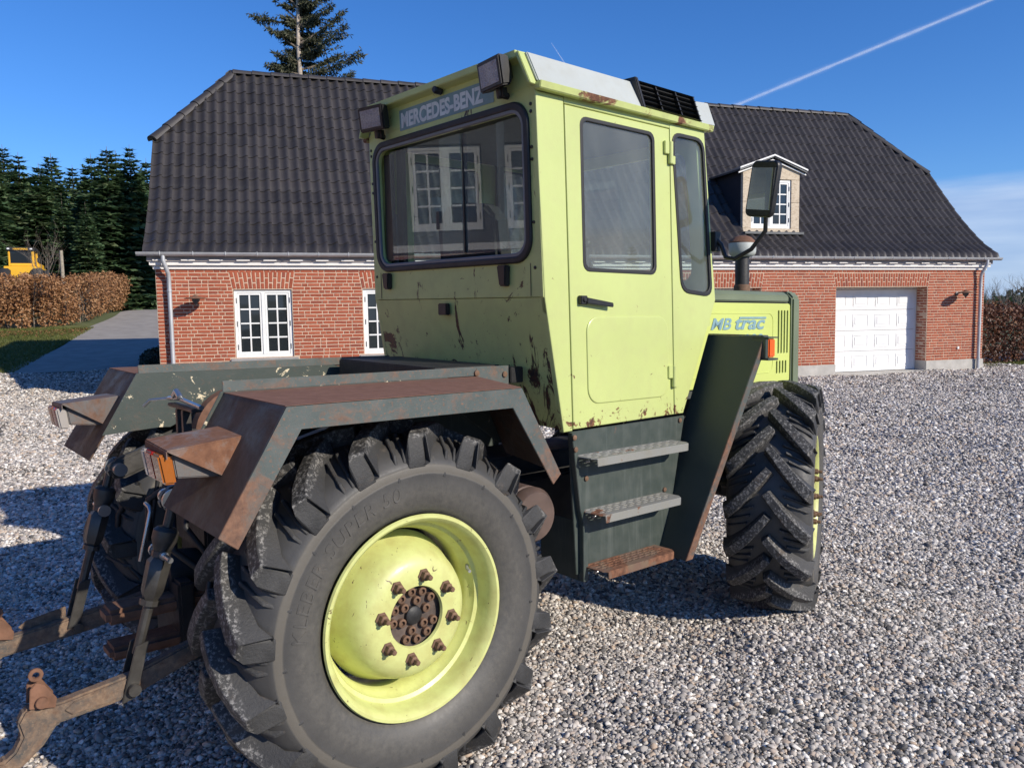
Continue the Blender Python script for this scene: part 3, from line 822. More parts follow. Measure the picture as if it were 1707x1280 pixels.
# ================================================================== loose gravel: real pebbles where they can be told apart
def in_yard(x, y):
    dx, dy = x - HO[0], y - HO[1]; s = HF[0] * dx + HF[1] * dy; n = HN[0] * dx + HN[1] * dy
    inside = (s > -.05) & (s < WL + .05) & (n > -.03)
    return (n < 6.2 + .15 * np.sin(s * 2)) & ~inside
def pebbles():
    P = []; S = []
    for y0, y1, dens, size in ((1.6, 4.6, 10500, .0070), (4.6, 7.0, 6800, .0084), (7.0, 10.5, 3600, .0106), (10.5, 15.5, 1900, .0125), (15.5, 22., 800, .0155)):
        hx = .66 * y1 + 1.4
        N = int(dens * (y1 - y0) * 2 * hx)
        x = rng.uniform(-hx, hx, N); y = rng.uniform(y0, y1, N)
        k = (np.abs(x) < .66 * y + 1.3) & in_yard(x, y)
        x, y = x[k], y[k]
        P.append(np.stack([x, y], 1)); S.append(size * np.clip(rng.lognormal(0, .33, len(x)), .45, 2.3))
    P = np.concatenate(P); S = np.concatenate(S)
    # soft heaps and ruts, as wheels leave them
    u = P[:, 0]; v = P[:, 1]
    z = zg(u, v) + rip(u, v) + S * rng.uniform(-.15, .75, len(S))
    n = len(S)
    me = bpy.data.meshes.new('gravel'); me.vertices.add(n); me.vertices.foreach_set('co', np.stack([u, v, z], 1).astype(np.float32).ravel())
    a = me.attributes.new('size', 'FLOAT_VECTOR', 'POINT')
    sc = np.stack([S * rng.uniform(.85, 1.45, n), S * rng.uniform(.8, 1.15, n), S * rng.uniform(.5, .9, n)], 1).astype(np.float32); a.data.foreach_set('vector', sc.ravel())
    a = me.attributes.new('turn', 'FLOAT_VECTOR', 'POINT')
    rt = np.stack([rng.uniform(-.6, .6, n), rng.uniform(-.6, .6, n), rng.uniform(0, 6.28, n)], 1).astype(np.float32); a.data.foreach_set('vector', rt.ravel())
    a = me.attributes.new('pick', 'INT', 'POINT'); a.data.foreach_set('value', rng.integers(0, 6, n).astype(np.int32))
    o = link('gravel', me)
    tag(o, 'loose mixed grey, white and brown pebbles covering the yard', None, None, 'stuff')
    g = bpy.data.node_groups.new('pebble_scatter', 'GeometryNodeTree')
    g.interface.new_socket('Geometry', in_out='INPUT', socket_type='NodeSocketGeometry'); g.interface.new_socket('Geometry', in_out='OUTPUT', socket_type='NodeSocketGeometry')
    N = g.nodes.new; gi = N('NodeGroupInput'); go = N('NodeGroupOutput'); L = g.links.new
    geo = N('GeometryNodeGeometryToInstance')
    for k in range(6):
        ic = N('GeometryNodeMeshIcoSphere'); ic.inputs['Radius'].default_value = 1.; ic.inputs['Subdivisions'].default_value = 2
        nz = N('ShaderNodeTexNoise'); nz.noise_dimensions = '4D'; nz.inputs['W'].default_value = k * 3.7; nz.inputs['Scale'].default_value = .9; nz.inputs['Detail'].default_value = 1.
        ps = N('GeometryNodeInputPosition'); sb = N('ShaderNodeVectorMath'); sb.operation = 'SUBTRACT'; sb.inputs[1].default_value = (.5, .5, .5)
        sc_ = N('ShaderNodeVectorMath'); sc_.operation = 'SCALE'; sc_.inputs['Scale'].default_value = 1.3
        sp = N('GeometryNodeSetPosition'); sm = N('GeometryNodeSetShadeSmooth'); mt = N('GeometryNodeSetMaterial'); mt.inputs['Material'].default_value = MAT['pebble']
        L(ps.outputs[0], nz.inputs['Vector']); L(nz.outputs['Color'], sb.inputs[0]); L(sb.outputs[0], sc_.inputs[0])
        L(ic.outputs['Mesh'], sp.inputs['Geometry']); L(sc_.outputs[0], sp.inputs['Offset']); L(sp.outputs[0], sm.inputs[0]); L(sm.outputs[0], mt.inputs[0]); L(mt.outputs[0], geo.inputs[0])
    ip = N('GeometryNodeInstanceOnPoints'); ip.inputs['Pick Instance'].default_value = True
    def attr(nm, ty):
        q = N('GeometryNodeInputNamedAttribute'); q.data_type = ty; q.inputs['Name'].default_value = nm; return q.outputs['Attribute']
    L(gi.outputs[0], ip.inputs['Points']); L(geo.outputs[0], ip.inputs['Instance'])
    L(attr('pick', 'INT'), ip.inputs['Instance Index']); L(attr('turn', 'FLOAT_VECTOR'), ip.inputs['Rotation']); L(attr('size', 'FLOAT_VECTOR'), ip.inputs['Scale'])
    L(ip.outputs[0], go.inputs[0])
    md = o.modifiers.new('scatter', 'NODES'); md.node_group = g
    print('pebbles', n)
pebbles()

# ================================================================== leaves and trees
def leaf_cloud(name, C, Nrm, L, W, tone, mat, parent=None, kind=None, fold=.25):
    """one small folded leaf (2 quads as 4 triangles share a mid rib) per point"""
    n = len(C); up = rng.normal(0, 1, (n, 3)); Nrm = Nrm / (np.linalg.norm(Nrm, axis=1, keepdims=True) + 1e-9)
    d = np.cross(Nrm, up); d /= np.linalg.norm(d, axis=1, keepdims=True) + 1e-9; b = np.cross(Nrm, d)
    L = np.broadcast_to(L, n)[:, None]; W = np.broadcast_to(W, n)[:, None]
    p0 = C - d * L / 2; p1 = C + d * L / 2; pm = C + Nrm * W * fold
    V = np.stack([p0, C + b * W / 2, p1, C - b * W / 2], 1)
    V[:, 0] += Nrm * W * fold * .3; V[:, 2] -= Nrm * W * fold * .5
    Fq = np.arange(n * 4).reshape(n, 4)
    me = mesh_np(name, V.reshape(-1, 3), Fq, MAT[mat])
    a = me.attributes.new('tone', 'FLOAT', 'FACE'); a.data.foreach_set('value', np.asarray(tone, np.float32))
    o = link(name, me, None, parent)
    if kind: tag(o, kind=kind)
    return o
def hedge(name, label, path, width, height, count, mat, Lf, ragged=.1, stems=True):
    """clipped beech hedge along a path of (x, y) with its old leaves on"""
    path = np.array(path, float); seg_ = np.linalg.norm(np.diff(path, axis=0), axis=1); cum = np.concatenate([[0], np.cumsum(seg_)])
    t = rng.uniform(0, cum[-1], count); i = np.clip(np.searchsorted(cum, t) - 1, 0, len(seg_) - 1)
    f = ((t - cum[i]) / seg_[i])[:, None]; P = path[i] * (1 - f) + path[i + 1] * f
    dr = (path[i + 1] - path[i]) / seg_[i][:, None]; nr = np.stack([-dr[:, 1], dr[:, 0]], 1)
    h = rng.beta(1.15, .95, count) * height; side = rng.uniform(-1, 1, count); side = np.sign(side) * np.abs(side) ** .45
    bulge = 1 + .18 * np.sin(t * 2.3) * np.sin(h * 3.1 + t) + rng.normal(0, ragged, count)
    w = width / 2 * np.minimum(1, .62 + .6 * (h / height)) * (1 - .25 * np.clip((h / height - .85) / .15, 0, 1)) * bulge
    XY = P + nr * (side * w)[:, None]
    Z = zg(XY[:, 0], XY[:, 1]) + .06 + h * (1 + .04 * np.sin(t * 1.7) + .03 * np.sin(t * 5.1)) + rng.normal(0, ragged * .35, count)
    Nn = np.stack([nr[:, 0] * side, nr[:, 1] * side, .35 + 0 * side], 1) + rng.normal(0, .75, (count, 3))
    root = empty(name); root.location = (path[0][0], path[0][1], float(zg(*path[0]))); tag(root, label, 'hedge')
    C = np.stack([XY[:, 0], XY[:, 1], Z], 1) - np.array(root.location)
    tone = np.clip(rng.beta(2, 2.2, count) + .12 * np.sin(t * 3) * np.sin(h * 4), 0, 1)
    leaf_cloud('foliage', C, Nn, rng.uniform(.7, 1.3, count) * Lf, rng.uniform(.45, .75, count) * Lf, tone, mat, root, 'stuff')
    m = MB(); n = int(cum[-1] / .4)
    for k in range(n):
        tt = (k + .5) / n * cum[-1]; i = min(int(np.searchsorted(cum, tt)) - 1, len(seg_) - 1); i = max(i, 0)
        p = path[i] + (path[i+1] - path[i]) * (tt - cum[i]) / seg_[i]; z0 = float(zg(*p)) - root.location.z; p = p - np.array(root.location)[:2]
        tip = (p[0] + random.uniform(-.15, .15), p[1] + random.uniform(-.15, .15), z0 + height * .9)
        m.tube([(p[0], p[1], z0 - .05), (p[0] + random.uniform(-.05, .05), p[1], z0 + .5), tip], [.022, .016, .005], 5)
        for q in range(4):
            a = random.uniform(0, 6.28); zz = random.uniform(.2, .8) * height
            m.tube([(p[0], p[1], z0 + zz * .7), (p[0] + math.cos(a) * width * .45, p[1] + math.sin(a) * width * .45, z0 + zz + .2)], [.011, .003], 4)
    m.build('stems', MAT['twig'], root, recalc=False)
    return root
def W2(s, n): p = HO + s * HF + n * HN; return (p[0], p[1])
hedge('beech_hedge', 'clipped copper brown beech hedge beside the drive in front of the firs', [W2(-15, 16.1), W2(-9, 16.2), W2(-6.2, 16.5), W2(-5.2, 17.6)], 1.5, 1.78, 30000, 'beech_leaves', .10)
hedge('beech_hedge', 'lower brown beech hedge running uphill along the drive edge', [W2(-5.05, 18.2), W2(-5.0, 23), W2(-5.2, 29), W2(-5.8, 36)], 1.3, 1.6, 22000, 'beech_leaves', .10)
hedge('beech_hedge', 'dark russet beech hedge at the right end of the coach house', [W2(20.05, 1.3), W2(24, 1.35), W2(30, 1.5)], .9, 1.58, 26000, 'dark_beech_leaves', .085)
hedge('beech_hedge', 'shaded brown hedge end at the far top of the drive', [W2(-4.6, 37), W2(-1.5, 38.5), W2(4, 39)], 1.2, 1.5, 9000, 'dark_beech_leaves', .12)
# grass on the lawn
def grass(name, s0, s1, n0, n1, count, L, label):
    s = rng.uniform(s0, s1, count); n = rng.uniform(n0, n1, count)
    x = HO[0] + s * HF[0] + n * HN[0]; y = HO[1] + s * HF[1] + n * HN[1]; z = zg(x, y)
    a = rng.uniform(0, 6.28, count); ln = rng.uniform(.5, 1.2, count) * L; w = .012
    bx, by = np.cos(a) * w, np.sin(a) * w; lx, ly = rng.normal(0, .5, count) * ln, rng.normal(0, .5, count) * ln
    V = np.stack([np.stack([x - bx, y - by, z], 1), np.stack([x + bx, y + by, z], 1), np.stack([x + lx, y + ly, z + ln], 1)], 1).reshape(-1, 3)
    me = mesh_np(name, V, np.arange(count * 3).reshape(-1, 3), MAT['grass_blades'])
    at = me.attributes.new('tone', 'FLOAT', 'FACE'); at.data.foreach_set('value', np.clip(rng.beta(2, 2, count) + .2 * np.sin(s * 1.3) * np.sin(n), 0, 1).astype(np.float32))
    tag(link(name, me), label, None, None, 'stuff')
grass('grass', -16, -4.15, 6.1, 16.2, 70000, .07, 'short mown grass beside the drive')
grass('grass', 20.2, 30, .3, 1.8, 9000, .08, 'thin grass under the right hedge')
# fallen leaves under the hedge
n_ = 1800; s_ = rng.uniform(-12, -4.2, n_); q_ = 15.3 - np.abs(rng.normal(0, .9, n_)) + np.clip((s_ + 6) * .3, 0, 1); X_ = HO[0] + s_ * HF[0] + q_ * HN[0]; Y_ = HO[1] + s_ * HF[1] + q_ * HN[1]
lf = leaf_cloud('fallen_leaves', np.stack([X_, Y_, zg(X_, Y_) + .035], 1), np.array([0, 0, 1.]) + rng.normal(0, .3, (n_, 3)), .09, .055, rng.beta(2, 2, n_), 'beech_leaves')
tag(lf, 'dry brown leaves fallen on the grass below the hedge', None, None, 'stuff')

def conifer_mesh(seed, H, Rb, whorls, per, twigs, clear=.03, droop=.22, power=.78):
    """fir: tapered trunk apart; crown of whorls of branches, each a spray of flat needle twigs"""
    r = np.random.default_rng(seed); V = []; T = []
    stems = MB()
    for w in range(whorls):
        f = clear + (1 - clear) * (w + r.uniform(0, .6)) / whorls; f = min(f, .985)
        z0 = H * f; L0 = Rb * (1 - f) ** power * r.uniform(.8, 1.15) + .12
        nb = max(4, int(per * (1 - .45 * f)))
        a0 = r.uniform(0, 6.28)
        for b in range(nb):
            a = a0 + 6.283 * b / nb + r.normal(0, .18); L = L0 * r.uniform(.65, 1.15)
            d = np.array([math.cos(a), math.sin(a), 0]); sd = np.array([-d[1], d[0], 0])
            nt = max(4, int(twigs * L / Rb) + 2); rise = .45 * f - droop * .3
            tn = r.uniform(.2, .7)
            for k in range(nt):
                t = (k + .6) / nt
                p = d * L * t + np.array([0, 0, z0 + L * (rise * t - droop * t * t + .12 * t ** 4)])
                for sg in (-1, 1):
                    tl = (.38 + .5 * (1 - t)) * min(L + .15, 1.3) * r.uniform(.55, 1.0); wd = .27 * min(1., L + .35) * r.uniform(.7, 1.2)
                    dirv = d * r.uniform(.45, .9) + sd * sg * r.uniform(.5, 1.) + np.array([0, 0, r.uniform(-.35, .15)]); dirv /= np.linalg.norm(dirv)
                    nv = np.cross(dirv, np.array([0, 0, 1.]) + r.normal(0, .35, 3)); nv /= np.linalg.norm(nv)
                    V.append((p - nv * wd * .2, p + dirv * tl * .45 - nv * wd * .5, p + dirv * tl, p + dirv * tl * .5 + nv * wd * .5)); T.append(np.clip(tn + r.normal(0, .16) + .25 * t, 0, 1))
            V.append((p, p + sd * .05 + d * .1, p + d * .28 + np.array([0, 0, .03]), p - sd * .05 + d * .1)); T.append(.8)
    V = np.array(V); n = len(V)
    me = mesh_np('crown', V.reshape(-1, 3), np.arange(4 * n).reshape(n, 4), MAT['fir_needles'])
    at = me.attributes.new('tone', 'FLOAT', 'FACE'); at.data.foreach_set('value', np.array(T, np.float32))
    tk = MB().tube([(0, 0, -.3), (0, 0, H * .5), (0, 0, H * 1.02)], [H * .016 + .03, H * .009 + .015, .008], 7).mesh('trunk', (MAT['bark'],), smooth=50)
    return me, tk, H
FIRS = [conifer_mesh(11, 9, 2.1, 40, 14, 11), conifer_mesh(12, 9, 1.8, 42, 14, 10), conifer_mesh(13, 9, 2.4, 38, 15, 12), conifer_mesh(14, 9, 1.7, 38, 13, 10)]
def fir(x, y, H, var, label, group, rot=0, wide=1.):
    me, tk, h0 = FIRS[var]; t = empty('fir_tree'); t.location = (x, y, float(zg(x, y))); t.rotation_euler = (0, 0, rot); k = H / h0; t.scale = (k * wide, k * wide, k)
    tag(t, label, 'tree', group); link('crown', me, None, t); link('trunk', tk, None, t); return t
def at_px(u, depth):
    return ((u - 853.5) / F_PX * depth, depth)
fir_spec = [  # pixel column of the tip, row of the tip, depth
    (-42, 250, 42, 2), (8, 255, 40, 0), (29, 254, 47, 1), (54, 266, 44, 3), (86, 283, 41, 2), (107, 268, 45, 0), (141, 286, 49, 1), (172, 268, 43, 2), (199, 257, 40, 0), (213, 263, 46, 3), (236, 254, 41, 1), (262, 275, 44, 2), (285, 300, 47, 0), (120, 330, 38, 3), (158, 345, 37, 1), (-10, 320, 36, 3), (330, 330, 50, 1)]
ORD = 'first second third fourth fifth sixth seventh eighth ninth tenth eleventh twelfth thirteenth fourteenth fifteenth sixteenth seventeenth'.split()
for k, (u, v, dp, var) in enumerate(fir_spec):
    x, y = at_px(u, dp); hz = 525 - (u - 853) * .0164 ; ztip = CAM_H + (hz - v) / F_PX * dp
    nth = ORD[sorted(q[0] for q in fir_spec).index(u)]
    fir(x, y, ztip - float(zg(x, y)), var, nth + ' fir from the left in the dark row behind the brown beech hedge', 'firs behind the beech hedge', rot=k * 1.7, wide=random.uniform(.95, 1.2))
for k in range(13):
    x, y = at_px(-110 + 44 * k, 54 + (k % 3) * 3)
    fir(x, y, random.uniform(8.0, 9.6), k % 4, 'dark fir of the second row, showing only between the nearer firs', 'firs of the second row', rot=k * 2.1, wide=1.25)
# old spruce standing behind the coach house, half bare
def spruce():
    x, y = at_px(520, 33); t = empty('spruce_tree'); z0 = float(zg(x, y)); t.location = (x, y, z0)
    tag(t, 'tall half-bare spruce with a pale trunk behind the tiled roof', 'tree')
    r = np.random.default_rng(5); Htop = 17.3 - z0
    tk = MB().tube([(0, 0, -.2), (.03, 0, 5), (.02, 0, 9), (-.06, 0, 11.5), (0, 0, 13.5), (.1, 0, Htop)], [.20, .15, .11, .085, .065, .02], 9)
    tk.build('trunk', MAT['pale_bark'], t, smooth=60)
    MB().tube([(-.36, .3, -.2), (-.30, .3, 6), (-.32, .3, 9.5), (-.20, .25, 12.6)], [.08, .065, .045, .012], 7).build('trunk', MAT['pale_bark'], t, smooth=60)
    V = []; T = []; limbs = MB()
    def spray(p, d, L, dens, droop=.1):
        d = d / np.linalg.norm(d); n = int(L * dens * 2.2)
        for k in range(n):
            f = (k + r.uniform(0, 1)) / max(n, 1)
            q = p + d * L * f + np.array([0, 0, -droop * L * f * (1 - f)])
            dv = d * .5 + r.normal(0, .6, 3) + np.array([0, 0, -.35]); dv /= np.linalg.norm(dv); tl = r.uniform(.09, .24); wd = r.uniform(.03, .065)
            nv = np.cross(dv, r.normal(0, 1, 3)); nv /= np.linalg.norm(nv) + 1e-9
            V.append((q - nv * wd * .3, q + dv * tl * .5 - nv * wd * .5, q + dv * tl, q + dv * tl * .5 + nv * wd * .5)); T.append(np.clip(r.beta(2, 2), 0, 1))
    def limb(z, ax, ay, L0_, rise, bare=.25, curve=.3, dens=30, sub=8):
        L = L0_ * .76; d0 = np.array([ax, ay, 0.]); d0 /= np.linalg.norm(d0)
        pts = [np.array([0, 0, z]) + d0 * L * f + np.array([0, 0, L * (rise * f + curve * f * f)]) for f in np.linspace(0, 1, 6)]
        limbs.tube(pts, list(np.linspace(.045 + .008 * L, .008, 6)), 5)
        for k in range(sub):
            f = bare + (1 - bare) * (k + .5) / sub
            i = min(int(f * 5), 4); p = pts[i] + (pts[i+1] - pts[i]) * (f * 5 - i); td = pts[i+1] - pts[i]; td /= np.linalg.norm(td)
            for sg in (-1, 1):
                sd = np.cross(td, [0, 0, 1]) * sg * r.uniform(.5, 1) + td * .8 + np.array([0, 0, r.uniform(-.3, .2)])
                spray(p, sd, (.25 + .55 * (1 - f)) * min(L, 2) * r.uniform(.5, 1.), dens)
        spray(pts[4], pts[5] - pts[4], .35 * L * .6 + .2, dens)
    # the limbs one sees against the sky: height, direction (right is +x, away is +y), length, rise
    for z, ax, ay, L, rise, bare, cv, dn in ((12.2, -1, .1, 2.3, .42, .45, -.12, 22), (11.4, -1, -.2, 1.5, .55, .6, .1, 14), (13.0, -1, 0, 1.1, 1.0, .85, .1, 8), (12.5, -1, .2, 1.3, .9, .9, .0, 5),
        (10.0, -1, .1, 1.0, .7, .8, .2, 8), (10.3, 1, .1, 3.1, .22, .25, .18, 26), (11.0, 1, -.1, 2.5, .45, .25, .15, 28), (11.6, 1, .2, 2.2, .55, .3, .2, 26), (12.3, 1, -.2, 1.8, .35, .3, .1, 24),
        (12.9, 1, .1, 1.9, .45, .5, .1, 18), (13.2, 1, .2, 1.5, .8, .4, .1, 24), (9.9, 1, .3, 2.6, .10, .2, .2, 30), (10.6, .8, .7, 2.2, .3, .2, .2, 30), (13.6, 1, 0, 1.2, .9, .4, 0, 22), (13.7, -1, .1, .8, .2, .3, 0, 25),
        (10.6, -1, .6, 1.5, .1, .2, -.15, 26), (11.8, -.6, .8, 1.2, .2, .2, -.1, 30), (10.2, -.8, .8, 1.4, .0, .2, -.1, 28)): limb(z, ax, ay, L, rise, bare, cv, dn)
    for k in range(125):                                             # the closer, greener inside of the crown
        a = r.uniform(-.5, 3.6); z = r.uniform(8.8, 15.5); L = (17.2 - z) * .215 * r.uniform(.55, 1.05)
        limb(z, math.cos(a) + .18, math.sin(a), L, .15, .1, .05, 34, 6)
    V = np.array(V); n = len(V)
    limbs.build('limbs', MAT['bark'], t, recalc=False, smooth=60)
    me = mesh_np('crown', V.reshape(-1, 3), np.arange(4 * n).reshape(n, 4), MAT['spruce_needles'])
    at = me.attributes.new('tone', 'FLOAT', 'FACE'); at.data.foreach_set('value', np.array(T, np.float32)); link('crown', me, None, t)
spruce()
# bare broadleaf trees, far right and by the yellow machine
def bare_tree(name, x, y, H, label, seed, spread=.5, n0=6, mat='twig', cat='tree', group=None, base_r=None, twigs=True):
    r = random.Random(seed); t = empty(name); t.location = (x, y, float(zg(x, y))); tag(t, label, cat, group)
    tk = MB(); br = MB(); R0 = base_r or H * .02
    tk.tube([(0, 0, -.2), (0, 0, H * .3), (r.uniform(-.1, .1) * H * .3, 0, H * .62)], [R0, R0 * .75, R0 * .3], 7)
    def grow(p, d, L, rad, lev):
        pts = [p]; q = Vector(p); dd = Vector(d)
        for k in range(3):
            dd = (dd + Vector((r.uniform(-.25, .25), r.uniform(-.25, .25), .12))).normalized(); q = q + dd * L / 3; pts.append(q.copy())
        br.tube(pts, [rad, rad * .8, rad * .6, rad * .35], 4 if lev else 5, caps=False)
        if lev < 3:
            for k in range(3 if lev < 2 else 2):
                i = r.choice([1, 2, 3]); e = (dd + Vector((r.uniform(-1, 1), r.uniform(-1, 1), r.uniform(-.2, .6))) * .8).normalized(); grow(pts[i], e, L * r.uniform(.5, .72), rad * .5, lev + 1)
    for k in range(n0):
        a = 6.283 * k / n0 + r.uniform(-.4, .4); z = H * r.uniform(.22, .6)
        grow(Vector((0, 0, z)), Vector((math.cos(a) * spread, math.sin(a) * spread, .75)).normalized(), H * r.uniform(.25, .36), R0 * .45, 0)
    tk.build('trunk', MAT[mat], t, smooth=60); br.build('branches', MAT[mat], t, recalc=False); return t
for k, (u, dp, H) in enumerate(((1672, 62, 3.9), (1700, 70, 4.3), (1722, 58, 3.8), (1650, 85, 3.8))):
    x, y = at_px(u, dp); bare_tree('bare_tree', x, y, H, ['bare spreading tree beyond the right hedge, nearest the house corner', 'bare taller tree beyond the right hedge at the picture edge', 'bare tree just past the right picture edge', 'small bare tree far off, close against the house corner'][k], 40 + k, .75, 9)
for k, (u, dp, H) in enumerate(((1640, 150, 4.2), (1655, 155, 5), (1668, 140, 3.8), (1680, 160, 5.2), (1690, 150, 4.4), (1705, 150, 5), (1722, 158, 4.5), (1740, 150, 5))):
    x, y = at_px(u, dp); fir(x, y, H, k % 4, ORD[k] + ' small far fir along the skyline, counted from the coach house corner', 'far firs on the skyline', rot=k)
def treeline():
    n = 26000; x = rng.uniform(40, 420, n); y = 190 + rng.uniform(-6, 6, n) - (x - 40) * .1
    top = 4.2 + 1.6 * np.sin(x * .11) + 1.0 * np.sin(x * .37 + 1)
    z = rng.uniform(0, 1, n) ** .7 * top
    o = leaf_cloud('far_woods', np.stack([x, y, z], 1), rng.normal(0, 1, (n, 3)), 1.3, .8, rng.beta(2, 3, n), 'shrub_leaves'); tag(o, 'low dark woods on the skyline beyond the right hedge', None, None, 'stuff')
treeline()
x, y = at_px(88, 30.5); bare_tree('bare_shrub', x, y, 3.6, 'bare upright shrub with thin twigs beside the yellow loader', 77, .25, 10, 'twig', 'shrub', None, .03)
x, y = at_px(114, 30); zz = float(zg(x, y))
pt = MB().tube([(0, 0, -.2), (.01, 0, 1.5), (-.01, .02, 2.75)], [.075, .07, .06], 8).build('wooden_post', MAT['weathered_wood'], None, smooth=60); pt.location = (x, y, zz); tag(pt, 'weathered grey wooden post standing behind the beech hedge', 'post')
# round dark shrub in the shade of the gable
def round_shrub(s, n, rad, label):
    x, y = W2(s, n); t = empty('evergreen_shrub'); t.location = (x, y, float(zg(x, y))); tag(t, label, 'shrub', 'low evergreens at the shaded gable')
    k = 2600; d = rng.normal(0, 1, (k, 3)); d /= np.linalg.norm(d, axis=1, keepdims=True); d[:, 2] = np.abs(d[:, 2]); q = rng.uniform(.65, 1.05, k)[:, None]
    leaf_cloud('foliage', d * q * np.array([rad, rad, rad * .95]), d + rng.normal(0, .6, (k, 3)), .07, .04, rng.beta(2, 2, k), 'shrub_leaves', t, 'stuff')
    m = MB()
    for q in range(9):
        a = q * .7; m.tube([(0, 0, -.05), (math.cos(a) * rad * .7, math.sin(a) * rad * .7, rad * .65)], [.02, .005], 5)
    m.build('stems', MAT['twig'], t)
round_shrub(-.62, 6.2, .62, 'larger round dark evergreen shrub against the shaded gable')
round_shrub(-1.0, 7.3, .42, 'smaller round dark evergreen shrub further up the drive')
# conifers out of frame on the right that the cab's windows mirror
for k, (x, y, H) in enumerate(((54, -7.5, 9.5), (57, -3.0, 11.5), (56, -12.5, 10.0), (60, 3.0, 9.0))):
    fir(x + 5, y, H, k % 4, 'fir standing outside the picture on the right', 'firs right of the yard', rot=k)

# ================================================================== yellow loader behind the hedge
paint('loader_yellow', (.78, .43, .02), .4, rust=.2)
simple('loader_black', (.018, .018, .02), .5)
simple('tyre_far', (.02, .02, .021), .8)
simple('lamp_white', (.75, .75, .75), .3)
def loader():
    x, y = at_px(51, 33.5); t = empty('wheel_loader'); z0 = float(zg(x, y)); t.location = (x, y, z0); t.rotation_euler = (0, 0, R_(22))
    tag(t, 'yellow wheel loader with a black roof sign parked behind the hedge', 'loader')
    ztop = CAM_H + (538 - 416) / F_PX * 33.5 - z0; s = .60; t.location = (x, y, z0 + ztop - 3.2 * s)
    def B(nm, mt, bx, bev=.02):
        m = MB()
        for b in bx: m.box(*[q * s for q in b])
        return m.build(nm, MAT[mt], t, bevel=bev)
    B('body', 'loader_yellow', [(-1.0, 1.0, -1.2, 2.6, .7, 1.9)])
    B('bonnet', 'loader_yellow', [(-.85, .85, .9, 2.7, 1.9, 2.2)])
    B('cab', 'loader_yellow', [(-.78, -.66, -.75, -.63, 1.92, 2.96), (.62, .78, -.75, -.63, 1.92, 2.96), (-.78, -.66, .7, .82, 1.92, 2.96), (.62, .78, .7, .82, 1.92, 2.96), (-.66, .62, -.74, -.64, 1.92, 2.12), (-.66, .62, .7, .8, 1.92, 2.12)])
    cabg = B('windscreen', 'window_glass', [(-.66, .62, -.70, -.69, 2.12, 2.96)], 0)
    B('side_window', 'window_glass', [(.69, .70, -.62, .7, 2.0, 2.95)], 0); B('side_window', 'window_glass', [(-.72, -.71, -.62, .7, 2.0, 2.95)], 0)
    rf = B('roof', 'loader_black', [(-.84, .84, -.86, .9, 2.965, 3.2)])
    xf = lambda u, v, w: (u, -.862 * s - w - .002, 3.03 * s + v)
    link('lettering', text_mesh('lettering', 'HANOMAG', .17 * s, xf, .003, align='CENTER', offset=.004), MAT['loader_yellow'], rf)
    for xx in (-.72, .64):
        MB().box(xx * s - .08 * s, xx * s + .08 * s, -.92 * s, -.865 * s, 3.04 * s, 3.14 * s).build('work_light', MAT['lamp_white'], rf, bevel=.01)
    MB().tube([(.76 * s, -.6 * s, 2.9 * s), (.95 * s, -.62 * s, 2.88 * s), (1.0 * s, -.62 * s, 2.5 * s)], .015 * s, 6).build('mirror_arm', MAT['loader_black'], t)
    MB().box(.93 * s, 1.12 * s, -.66 * s, -.62 * s, 2.2 * s, 2.5 * s).build('mirror', MAT['loader_black'], t, bevel=.01)
    for xx in (-1, 1):
        for yy in (-.9, 1.7):
            w = MB().lathe([(.25, -.2), (.62, -.22), (.70, -.12), (.70, .12), (.62, .22), (.25, .2)], 24, (xx * .95 * s, yy * s, .62 * s - .0), (1, 0, 0)).build('wheel', MAT['tyre_far'], t, smooth=40)
loader()

